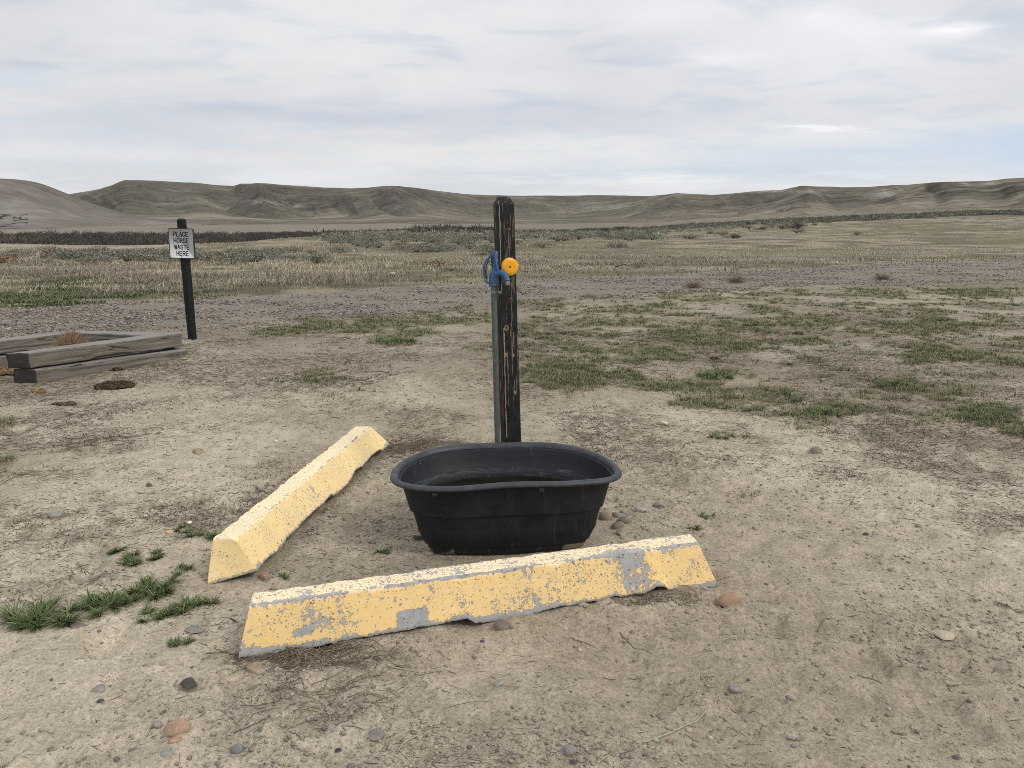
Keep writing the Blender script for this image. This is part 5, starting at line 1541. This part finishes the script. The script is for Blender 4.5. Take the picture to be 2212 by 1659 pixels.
def build_post():
    Y = 3.92; rz = R(20)
    b = atY(1104, 950, Y); tp = atY(1087.5, 425, Y)
    lean = ((tp[0] - b[0]) / (tp[2] - b[2]), 0.0)
    x0 = b[0] - lean[0] * b[2]
    root = empty('wooden_post', (x0, Y, 0.0))
    tag(root, 'tall black painted wooden post behind the tank, paint cracked to bare wood', 'post')
    square_post(0.0905, tp[2], lean, 0.04, root, 'post_shaft', MAT['post'], rz, 5)
    w = 0.0905 / 2
    def onpost(px, py, pz):     # local post face coordinates -> root space
        ca, sa = math.cos(rz), math.sin(rz)
        return np.array([px * ca - py * sa + lean[0] * pz, px * sa + py * ca, pz])
    R3 = np.array([[math.cos(rz), -math.sin(rz), 0], [math.sin(rz), math.cos(rz), 0], [0, 0, 1.0]])
    zc = atY(1099.5, 576, Y - w)[2]
    # disc
    k = 48; th = np.arange(k) / k * 2 * math.pi; r = 0.0465 * (1 + 0.012 * np.sin(3 * th + 1) + 0.008 * np.sin(5 * th))
    m = MB()
    rings = []
    for rr, d in ((0.995, 0.0), (1.0, -0.0012), (0.985, -0.003), (0.5, -0.0034), (0.10, -0.0036)):
        rings.append(np.array([onpost(0.006 + rr * r[i] * math.cos(th[i]), -w - 0.004 + d, zc + rr * r[i] * math.sin(th[i])) for i in range(k)]))
    V = np.vstack(rings); G = np.arange(5 * k).reshape(5, k); G2 = np.hstack([G, G[:, :1]])
    Q = np.stack([G2[:-1, :-1], G2[:-1, 1:], G2[1:, 1:], G2[1:, :-1]], -1).reshape(-1, 4)
    disc = mesh('reflector_disc', V, [Q, G[-1][None], G[0][::-1][None]], MAT['orange'], None, True, root)
    m = MB(); a = onpost(0.006, -w - 0.004, zc); bb = onpost(0.006, -w - 0.0095, zc)
    m.tube([a, bb], [0.0055, 0.005], 16); m.build('nail_head', MAT['steel'], disc, True, usecol=False)
    # old bolt holes with rusty washers: (offset along face, z)
    for px, pyd in ((0.004, 496), (0.006, 648)):
        z = atY(1095, pyd, Y - w)[2]
        m = MB(); m.tube([onpost(px, -w + 0.002, z), onpost(px, -w - 0.0015, z)], [0.0115, 0.010], 18)
        rust = m.build('bolt_hole', MAT['rust'], root, False, usecol=False)
        m = MB(); m.tube([onpost(px, -w - 0.0012, z + .001), onpost(px, -w - 0.0022, z + .001)], [0.0052, 0.005], 14); m.build('bolt', MAT['black'], rust, False, usecol=False)
    # knots
    rg = np.random.default_rng(9)
    for px, pyd, s in ((-0.022, 708, .013), (0.010, 768, .009), (-0.030, 766, .008), (0.014, 849, .008)):
        z = atY(1100, pyd, Y - w)[2]
        m = MB()
        for q in range(3):
            rr = s * (1 - q * 0.3); tt = np.linspace(0, 2 * math.pi, 20)
            P = [onpost(px + rr * 0.85 * math.cos(a), -w - 0.0008, z + rr * 1.1 * math.sin(a)) for a in tt]
            m.tube(P, 0.0011, 5, False)
        m.build('knot', MAT['bare'], root, False, usecol=False)
    # long pale split running down the left corner
    m = MB(); zs = np.linspace(1.13, 1.60, 26)
    P = [onpost(-w + 0.004 + 0.0015 * math.sin(z * 22) + 0.001 * rg.normal(), -w - 0.0005, z) for z in zs]
    m.tube(P, 0.0013 + 0.0007 * rg.random(26), 5, True)
    m.build('split', MAT['pale'], root, True, usecol=False)
    m = MB(); zs = np.linspace(0.35, 0.95, 34)
    P = [onpost(-w + 0.006 + 0.002 * math.sin(z * 9) + 0.001 * rg.normal(), -w - 0.0008, z) for z in zs]
    m.tube(P, 0.0020 + 0.0012 * rg.random(34), 5, True)
    m.build('split', MAT['bare'], root, True, usecol=False)
    return x0, Y, lean, rz
MAT['rust'] = mat_simple('orange_rust', (0.20, 0.085, 0.035), 0.85, 0, 0.4, 80)
MAT['bare'] = mat_simple('bare_tan_wood', (0.34, 0.25, 0.165), 0.9, 0, 0.35, 90)
MAT['pale'] = mat_simple('pale_dry_wood', (0.36, 0.34, 0.31), 0.9, 0, 0.3, 90)
POST = build_post()

# ------------------------------------------------------------------ yard hydrant
def build_hydrant():
    Y = 3.865
    def P(xd, yd, dy=0.0): return atY(xd, yd, Y + dy)
    b = P(1074.8, 950); t = P(1066.8, 622)
    d = (t - b) / (t[2] - b[2]); base = b - d * b[2]; base[2] = 0
    root = empty('yard_hydrant', tuple(base))
    tag(root, 'blue frost free yard hydrant on a galvanised pipe strapped to the black post', 'hydrant')
    O = base
    L = lambda p: np.asarray(p) - O
    m = MB(); m.tube([L(base + d * z) for z in (-0.2, 0.1, 0.5, 0.9, t[2] + 0.03)], 0.0158, 24)
    m.build('standpipe', MAT['galv'], root, True, usecol=False).data.set_sharp_from_angle(angle=R(60))
    # head: boxy column with wide foot, made of stacked sections (xd centre, yd, half width px, depth half m)
    secs = [(1067.5, 614, 10.5, .018), (1067.5, 609, 10.8, .019), (1067, 600, 10.5, .019), (1067, 592, 10.2, .018), (1068.0, 588, 9.0, .017), (1070.2, 583, 7.4, .014), (1070.4, 572, 6.8, .013), (1069.8, 560, 6.6, .013), (1069.0, 549, 6.9, .014), (1068.8, 543.5, 6.9, .014), (1068.6, 542, 5.6, .012)]
    m = MB(); V = []; k = 16
    for xd, yd, hw, dp in secs:
        c = L(P(xd, yd)); hwm = hw / 1600 * 3.85
        th = np.arange(k) / k * 2 * math.pi
        e = 0.62
        V.append(np.column_stack([c[0] + hwm * np.sign(np.cos(th)) * np.abs(np.cos(th)) ** e, c[1] + dp * np.sign(np.sin(th)) * np.abs(np.sin(th)) ** e, np.full(k, c[2])]))
    V = np.vstack(V); G = np.arange(len(secs) * k).reshape(-1, k); G2 = np.hstack([G, G[:, :1]])
    Q = np.stack([G2[:-1, :-1], G2[:-1, 1:], G2[1:, 1:], G2[1:, :-1]], -1).reshape(-1, 4)
    m.add(V, Q=Q); m.p.append(G[-1]); m.p.append(G[0][::-1])
    # collar ring at the foot, and the boss where the spout leaves
    m.tube([L(P(1067.2, 617)), L(P(1067.4, 611))], [0.0255, 0.0255], 20)
    m.tube([L(P(1072, 592, -.004)), L(P(1080.5, 590.5, -.014))], [0.020, 0.0165], 20)
    # raised rib down the front of the column
    m.tube([L(P(1068.5, 546, -.014)), L(P(1071.5, 570, -.014)), L(P(1076, 586, -.016))], [0.004, 0.005, 0.007], 8)
    head = m.build('pump_head', MAT['blue'], root, True, usecol=False); head.data.set_sharp_from_angle(angle=R(45))
    # two cheeks at the top holding the lever
    for dy in (-0.0135, 0.009):
        m = MB(); m.tube([L(P(1064, 548.5, dy)), L(P(1064, 548.5, dy + 0.005))], [0.0135, 0.0135], 18)
        m.build('cheek', MAT['blue'], root, True, usecol=False).data.set_sharp_from_angle(angle=R(40))
    m = MB(); m.tube([L(P(1062.5, 549, -0.019)), L(P(1062.5, 549, 0.018))], 0.004, 10); m.tube([L(P(1062.2, 556, -0.012)), L(P(1062.2, 556, 0.012))], 0.0042, 10)
    m.build('pivot_bolt', MAT['steel'], root, True, usecol=False).data.set_sharp_from_angle(angle=R(40))
    # lever handle: a long bow out to the left and back to the foot
    hp = [(1063, 549), (1058.5, 555), (1052.5, 560.5), (1048, 566.5), (1045.8, 574), (1045.3, 584), (1046.2, 593), (1048.0, 601), (1050.8, 608), (1054.8, 611.5), (1060, 611.5)]
    m = MB(); m.tube([L(P(a, c, -0.002)) for a, c in hp], [0.0075, 0.0072, 0.0062, 0.0056, 0.0056, 0.0056, 0.0056, 0.006, 0.0065, 0.0068, 0.006], 10, True, None, 1.9, (0, 1, 0))
    m.build('lever_handle', MAT['blue'], root, True, usecol=False)
    hr = [(1057.5, 562.5), (1052.8, 567.5), (1050.2, 575), (1049.6, 585), (1050.4, 594), (1052.2, 602)]
    m = MB(); m.tube([L(P(a, c, 0.0)) for a, c in hr], 0.0032, 8, True, None, 2.2, (0, 1, 0))
    m.build('lever_inner_face', MAT['red'], root, True, usecol=False)
    # operating rod and its clip
    m = MB(); m.tube([L(P(1061.8, 557)), L(P(1062.8, 572)), L(P(1063.6, 590))], 0.0032, 8); m.tube([L(P(1059.5, 571, -.004)), L(P(1064.5, 574, -.004))], 0.0045, 8)
    m.build('lift_rod', MAT['steel'], root, True, usecol=False)
    # spout
    sp = [(1078, 590, -.012), (1085, 589.5, -.024), (1090, 593, -.034), (1093, 600, -.040), (1094.8, 606.5, -.043)]
    m = MB(); m.tube([L(P(*q)) for q in sp], [0.0165, 0.017, 0.0168, 0.0158, 0.0165], 20)
    m.tube([L(P(1083.0, 590, -.021)), L(P(1085.0, 590, -.024))], [0.0195, 0.0195], 20)
    m.tube([L(P(1094.2, 604.5, -.042)), L(P(1095.0, 607, -.0435))], [0.0185, 0.0185], 20)
    spout = m.build('spout', MAT['blue'], root, True, usecol=False); spout.data.set_sharp_from_angle(angle=R(50))
    q = [(1095.0, 607, -.0435), (1095.6, 609.5, -.045), (1095.8, 610.2, -.045), (1096.3, 612, -.046), (1096.5, 612.6, -.046), (1097.0, 614.5, -.047), (1097.4, 617, -.048)]
    m = MB(); m.tube([L(P(*a)) for a in q], [0.0135, 0.0125, 0.0143, 0.0143, 0.012, 0.0135, 0.0132], 20)
    m.build('threaded_outlet', MAT['brass'], spout, True, usecol=False)
    # perforated strap round the pipe, nailed to the post
    c0 = L(P(1066.9, 632.5)); th = np.linspace(math.pi * 1.12, math.pi * 1.95, 12)
    pts = [c0 + np.array([0.0168 * math.cos(a), 0.0168 * math.sin(a), 0]) for a in th]
    e = L(P(1082, 633, -.006)); pts += [pts[-1] * (1 - f) + e * f for f in (0.35, 0.7, 1.0)]
    pts = np.array(pts); hh = 0.0095
    V = np.vstack([pts + [0, 0, -hh], pts + [0, 0, hh]]); k = len(pts)
    Q = np.array([[i, i + 1, k + i + 1, k + i] for i in range(k - 1)])
    strap = mesh('strap', V, [Q], MAT['galv2'], None, True, root)
    sm = strap.modifiers.new('thick', 'SOLIDIFY'); sm.thickness = 0.0018
    for i in (4, 8, 11, 13):
        m = MB(); nrm = np.array([0.25, -1, 0.]) if i > 10 else (pts[i] - c0) / 0.0168
        nrm = nrm / np.linalg.norm(nrm)
        m.tube([pts[i] + nrm * 0.0004, pts[i] + nrm * 0.0022], 0.0030, 10)
        m.build('strap_hole', MAT['black'], strap, False, usecol=False)
MAT['galv2'] = mat_simple('strap_steel', (0.20, 0.21, 0.20), 0.5, 0.4, 0.2, 60)
build_hydrant()

# ------------------------------------------------------------------ sign
GLY = dict(
 P=[[(0,0),(0,1),(.6,1),(.85,.88),(.85,.62),(.6,.5),(0,.5)]], L=[[(0,1),(0,0),(.8,0)]], A=[[(0,0),(.45,1),(.9,0)],[(.17,.36),(.73,.36)]],
 C=[[(.85,.78),(.75,.93),(.55,1),(.3,1),(.08,.88),(0,.7),(0,.3),(.08,.12),(.3,0),(.55,0),(.75,.07),(.85,.22)]], E=[[(.8,1),(0,1),(0,0),(.8,0)],[(0,.5),(.65,.5)]],
 H=[[(0,0),(0,1)],[(.85,0),(.85,1)],[(0,.5),(.85,.5)]], O=[[(.3,1),(.6,1),(.85,.8),(.85,.2),(.6,0),(.3,0),(.0,.2),(0,.8),(.3,1)]],
 R=[[(0,0),(0,1),(.6,1),(.85,.88),(.85,.62),(.6,.5),(0,.5)],[(.45,.5),(.88,0)]], S=[[(.83,.82),(.7,.95),(.45,1),(.2,.97),(.03,.84),(.03,.66),(.2,.55),(.65,.45),(.83,.34),(.83,.15),(.65,.03),(.4,0),(.15,.04),(.0,.18)]],
 W=[[(0,1),(.22,0),(.5,.8),(.78,0),(1,1)]], T=[[(0,1),(.9,1)],[(.45,1),(.45,0)]])
def build_sign():
    b = on_ground(416, 733); Y = b[1]
    tp = atY(392, 472, Y)
    lean = ((tp[0] - b[0]) / (tp[2] - b[2]), 0.0)
    root = empty('sign_post', tuple(b))
    tag(root, 'leaning black post with a white sign about horse waste, beside the timbers', 'sign')
    hgt = tp[2] - b[2]
    square_post(0.082, hgt, lean, 0.02, root, 'post_shaft', MAT['signpost'], R(-14), 8, 40, 0.004)
    # worn ochre patch at the foot
    yp = Y - 0.062
    c = (atY(363.7, 494, yp) + atY(417.5, 493.5, yp) + atY(420, 557.5, yp) + atY(367, 558, yp)) / 4 - b
    W, Hh = 0.312, 0.372; sl = lean[0]
    rt = math.atan(0.03)
    def rr(w, h, r, k=6):
        pts = []
        for cx, cz, a0 in ((w/2-r, h/2-r, 0), (-w/2+r, h/2-r, 90), (-w/2+r, -h/2+r, 180), (w/2-r, -h/2+r, 270)):
            for i in range(k + 1):
                a = R(a0 + 90 * i / k); pts.append((cx + r * math.cos(a), cz + r * math.sin(a)))
        return np.array(pts)
    tilt = -0.030
    def T3(p2, y):      # panel plane -> root space, with a slight roll
        ca, sa = math.cos(tilt), math.sin(tilt)
        return np.column_stack([c[0] + p2[:, 0] * ca - p2[:, 1] * sa, np.full(len(p2), c[1] + y), c[2] + p2[:, 0] * sa + p2[:, 1] * ca])
    def slab(w, h, r, y0, y1, name, mat, par):
        A = rr(w, h, r); k = len(A)
        V = np.vstack([T3(A, y0), T3(A, y1)])
        Q = np.array([[i, (i + 1) % k, k + (i + 1) % k, k + i] for i in range(k)])
        return mesh(name, V, [Q, np.arange(k)[None], (np.arange(k) + k)[::-1][None]], mat, None, False, par)
    back = slab(W, Hh, 0.022, 0.0, 0.024, 'backing_board', MAT['black'], root)
    pl = slab(W - 0.002, Hh - 0.002, 0.022, -0.0015, 0.0 - 0.0002, 'sign_plate', MAT['white'], root)
    # black border ring
    A = rr(W - 0.004, Hh - 0.004, 0.021); B = rr(W - 0.018, Hh - 0.018, 0.015); k = len(A)
    V = np.vstack([T3(A, -0.0022), T3(B, -0.0022)])
    Q = np.array([[i, (i + 1) % k, k + (i + 1) % k, k + i] for i in range(k)])
    mesh('border', V, [Q], MAT['black'], None, False, pl)
    # lettering
    m = MB(); lh = 0.052; st = 0.0092
    for row, (word, zc, off) in enumerate((('PLACE', 0.112, -0.003), ('HORSE', 0.034, 0.0), ('WASTE', -0.045, 0.003), ('HERE', -0.123, 0.007))):
        adv = 0.0385; tw = adv * len(word) - 0.0100
        for i, ch in enumerate(word):
            x0 = -tw / 2 + i * adv + off
            for line in GLY[ch]:
                Lp = [np.array([x0 + a * 0.030, zc - lh / 2 + b_ * lh]) for a, b_ in line]
                for p, q in zip(Lp[:-1], Lp[1:]):
                    d = q - p; d /= np.linalg.norm(d); nn = np.array([-d[1], d[0]]) * st / 2; e = d * st * 0.42
                    V = T3(np.array([p - e - nn, q + e - nn, q + e + nn, p - e + nn]), -0.0026 - 0.00002 * (len(m.v) % 7))
                    m.add(V, Q=[[0, 1, 2, 3]])
    m.build('lettering', MAT['black'], pl, usecol=False)
    for z in (0.155, -0.163):
        m = MB(); p = T3(np.array([[-0.004, z]]), 0)[0]
        m.tube([p + [0, -0.001, 0], p + [0, -0.006, 0]], [0.006, 0.005], 10); m.build('bolt', MAT['steel'], pl, usecol=False)
build_sign()

# ------------------------------------------------------------------ weathered timbers
def timber(name, a, b, z0, wd, ht, label, seed, dz=0.0, crack=None, group=None, skew=0.0):
    a = np.array(a, float); b = np.array(b, float); L = np.linalg.norm(b - a); ang = math.atan2(b[1] - a[1], b[0] - a[0])
    w = wd / 2
    c8 = [[[np.array([x, y, z]) for z in (0, ht)] for y in (-w, w)] for x in (0, L)]
    V, F, PR = box_surface(c8, int(L / 0.012), 12, 12)
    s, ww, h = PR.T
    V = smooth_v(V, F, 1)
    x = V[:, 0].copy()
    # grain furrows, waney edges, checked ends
    V[:, 0] -= skew * ww * (1 - s)
    fur = fbm(x / 0.5, h * 14 + ww * 9, seed, 3) - 0.5
    side = np.where(ww < 0.5, -1, 1) * ((ww < 0.01) | (ww > 0.99))
    V[:, 1] += side * (fur * 0.012)
    V[:, 2] += ((h > 0.99) * (fbm(x / 0.4, ww * 10, seed + 3, 3) - 0.5) * 0.010)
    V[:, 2] += (h < 0.5) * (1 - h) * np.clip(fbm(x / 0.35, ww * 2, seed + 7, 3) - 0.5, 0, None) * 0.10 * (0.3 + 0.7 * (ww < 0.5))
    er = np.exp(-x / 0.03) + np.exp(-(L - x) / 0.05)
    V[:, 0] += (np.exp(-(L - x) / 0.03) * -1) * fbm(h * 3, ww * 3, seed + 9, 2) * 0.06 + np.exp(-x / 0.02) * (fbm(h * 3, ww * 3, seed + 11, 2) - .3) * 0.02
    cr = np.exp(-((h - 1) / .12) ** 2) * np.exp(-(ww / .12) ** 2)
    V[:, 2] -= cr * 0.010 * fbm(x / 0.2, x * 0, seed + 13, 3)
    if crack:
        for (sc, hc, ln, dp, sl) in crack:
            d = (h - hc - sl * (x - sc)) / 0.055
            m_ = np.exp(-d ** 2) * np.exp(-((x - sc) / ln) ** 4) * (ww < 0.01)
            V[:, 1] += m_ * dp
    topa = (h > 0.97).astype(float); endg = ((s < 0.004) | (s > 0.996)).astype(float)
    o = mesh(name, V, [F], MAT['timber'], None, False, None, dict(top=topa, endg=endg))
    o.location = (a[0], a[1], z0)
    o.rotation_euler = (0, -dz / L, ang)
    tag(o, label, 'timber', group)
    return o
def build_timbers():
    g = 'weathered timbers of the waste bin'
    # front stack
    a = at(56, 763, 0.30)[:2]; b = at(399, 719, 0.31)[:2]
    d = (b - a) / np.linalg.norm(b - a); nrm = np.array([-d[1], d[0]])
    a0 = a + nrm * 0.07; b0 = b + nrm * 0.07
    timber('timber', a0 + d * 0.01, b0, 0.150, 0.155, 0.150, 'cracked grey timber on top of the front stack of the bin', 801, 0.02, [(0.82, 0.5, 0.10, 0.035, -2.2), (0.5, 0.32, 0.3, 0.012, 0.1), (1.2, .6, .25, .010, .05)], g, 0.13)
    timber('timber', a0 + d * 0.045 - nrm * 0.012, b0 + d * 0.04, -0.02, 0.155, 0.162, 'lower timber of the front stack, sunk in the sand at its far end', 811, -0.005, [(0.7, 0.6, 0.5, 0.012, 0.03)], g, 0.13)
    # left stack behind it
    p = at(0, 735, 0.30)[:2]; q = at(140, 717, 0.31)[:2]
    d = (q - p) / np.linalg.norm(q - p); nrm = np.array([-d[1], d[0]])
    p0 = p + nrm * 0.07 - d * 0.9; q0 = q + nrm * 0.07 + d * 0.25
    timber('timber', p0, q0, 0.150, 0.155, 0.150, 'long grey timber on the left side of the bin, cut by the photo edge', 821, 0.0, [(1.0, 0.25, 0.5, 0.014, 0.0)], g)
    timber('timber', p0 + d * 0.03, q0 - d * 0.02, -0.03, 0.155, 0.168, 'yellowish lower timber under the long left timber of the bin', 831, 0.0, None, g)
    # cross timber at the back
    e = at(172, 718, 0.30)[:2]; f = at(372, 721, 0.31)[:2]
    d = (f - e) / np.linalg.norm(f - e); nrm = np.array([-d[1], d[0]])
    o = timber('timber', e + nrm * 0.075 - d * 0.03, f + nrm * 0.075, 0.150, 0.155, 0.148, 'timber closing the back of the bin, with a rusty spike in its top', 841, 0.0, None, g)
    m = MB(); L = np.linalg.norm(f - e)
    m.tube([(L - 0.03, -0.03, 0.12), (L - 0.045, -0.03, 0.185)], 0.006, 8); m.build('spike', MAT['steel'], o, True, usecol=False)
    timber('timber', e + nrm * 0.075, f + nrm * 0.075 - d * 0.06, -0.03, 0.155, 0.168, 'lower timber at the back of the bin, mostly hidden', 851, 0.0, None, g)
build_timbers()

# tumbleweed caught in the bin
def weed(name, c, rx, rz, n, pal, label, cat, seed):
    rg = np.random.default_rng(seed)
    m = MB()
    for i in range(n):
        th = rg.random() * 6.283; el = rg.random() * 1.35; k = 6
        f = np.linspace(0, 1, k)
        rr = (0.35 + 0.7 * rg.random())
        bend = rg.normal(0, 0.9)
        P = np.column_stack([rx * rr * f * np.cos(el) * np.cos(th + bend * f), rx * rr * f * np.cos(el) * np.sin(th + bend * f), rz * rr * f * (0.15 + np.sin(el)) + 0.01 * f * np.sin(f * 9 + th)])
        cc = np.array(pal[rg.integers(len(pal))]) * (0.8 + 0.4 * rg.random())
        m.tube(P, np.linspace(0.0032, 0.0013, k), 4, False, cc)
        for q in range(2):
            j = rg.integers(2, k - 1); dv = rg.normal(0, 1, 3) * np.array([rx, rx, rz]) * 0.28
            m.tube([P[j], P[j] + dv * 0.5, P[j] + dv], [0.002, 0.0015, 0.001], 4, False, cc)
    o = m.build(name, MAT['twig'], None, False); o.location = c
    return tag(o, label, cat)
_c = at(158, 752, 0.10)
weed('tumbleweed', (-4.60, 7.62, 0.13), 0.21, 0.27, 330, [(0.30, 0.205, 0.14), (0.24, 0.165, 0.115), (0.36, 0.26, 0.18)], 'brown tangled tumbleweed caught inside the timber bin', 'tumbleweed', 5)
for xd, yd, r_, n_, lab, sd in ((1590, 612, .34, 160, 'dry brown weed at the near edge of the gravel road', 7), (1500, 622, .30, 130, 'flattened dry weed left of the brown one by the road', 8), (1905, 604, .3, 140, 'pinkish dry weed at the road edge on the right', 9)):
    c = on_ground(xd, yd); weed('dry_weed', tuple(c), r_, r_ * 0.6, n_, [(0.22, 0.165, 0.125), (0.17, 0.13, 0.10), (0.26, 0.20, 0.15)], lab, 'weed', sd)

# dung heaps
def dung(xd, yd, rx, ry, rz, n, pal, label, seed, size=0.016):
    rg = np.random.default_rng(seed); c = on_ground(xd, yd)
    a = rg.random(n) * 6.283; r = np.sqrt(rg.random(n)); P = np.column_stack([np.cos(a) * r * rx, np.sin(a) * r * ry])
    s = size * (0.4 + 0.8 * rg.random(n))
    V, F, C = crumbs(P, s, 0.75 + 0.2 * rg.random(n), pick(n, pal, rg, 0.2), rg, 0.3, 0.18, lambda x, y: rz * (1 - (x / rx) ** 2 - (y / ry) ** 2).clip(0, 1) ** 0.7 * (0.4 + 0.9 * fbm(x / .05, y / .05, seed, 2)))
    gz = H(np.array([c[0]]), np.array([c[1]]))[0]
    o = mesh('dung', V, [F], MAT['dung'], C, True); o.location = (c[0], c[1], gz - 0.004)
    tag(o, label, 'dung')
dk = [(0.055, 0.035, 0.018), (0.075, 0.047, 0.024), (0.04, 0.027, 0.015), (0.10, 0.065, 0.035)]
dung(248, 834, 0.17, 0.14, 0.030, 900, dk, 'dark brown heap of horse dung in front of the timbers', 41)
dung(245, 799, 0.11, 0.06, 0.02, 260, dk + [(0.15, 0.11, 0.07)], 'small dark dung patch against the lower front timber', 42)
dung(82, 847, 0.05, 0.04, 0.022, 120, [(0.20, 0.12, 0.06), (0.26, 0.16, 0.08)], 'orange brown dung lump near the near end of the timbers', 43)
dung(20, 806, 0.28, 0.14, 0.03, 900, [(0.16, 0.105, 0.06), (0.11, 0.075, 0.045), (0.22, 0.15, 0.085)], 'spread of brown dung and bedding at the left edge', 44)
dung(140, 872, 0.10, 0.03, 0.008, 120, [(0.09, 0.06, 0.04), (0.12, 0.085, 0.055)], 'thin brown dung smear below the orange lump', 45, 0.012)
dung(1544, 776, 0.05, 0.035, 0.02, 70, dk, 'small dark dung lump in the grass right of the post', 46)
dung(1724, 722, 0.07, 0.05, 0.025, 90, dk, 'dark dung lump further off in the grass at right', 47)
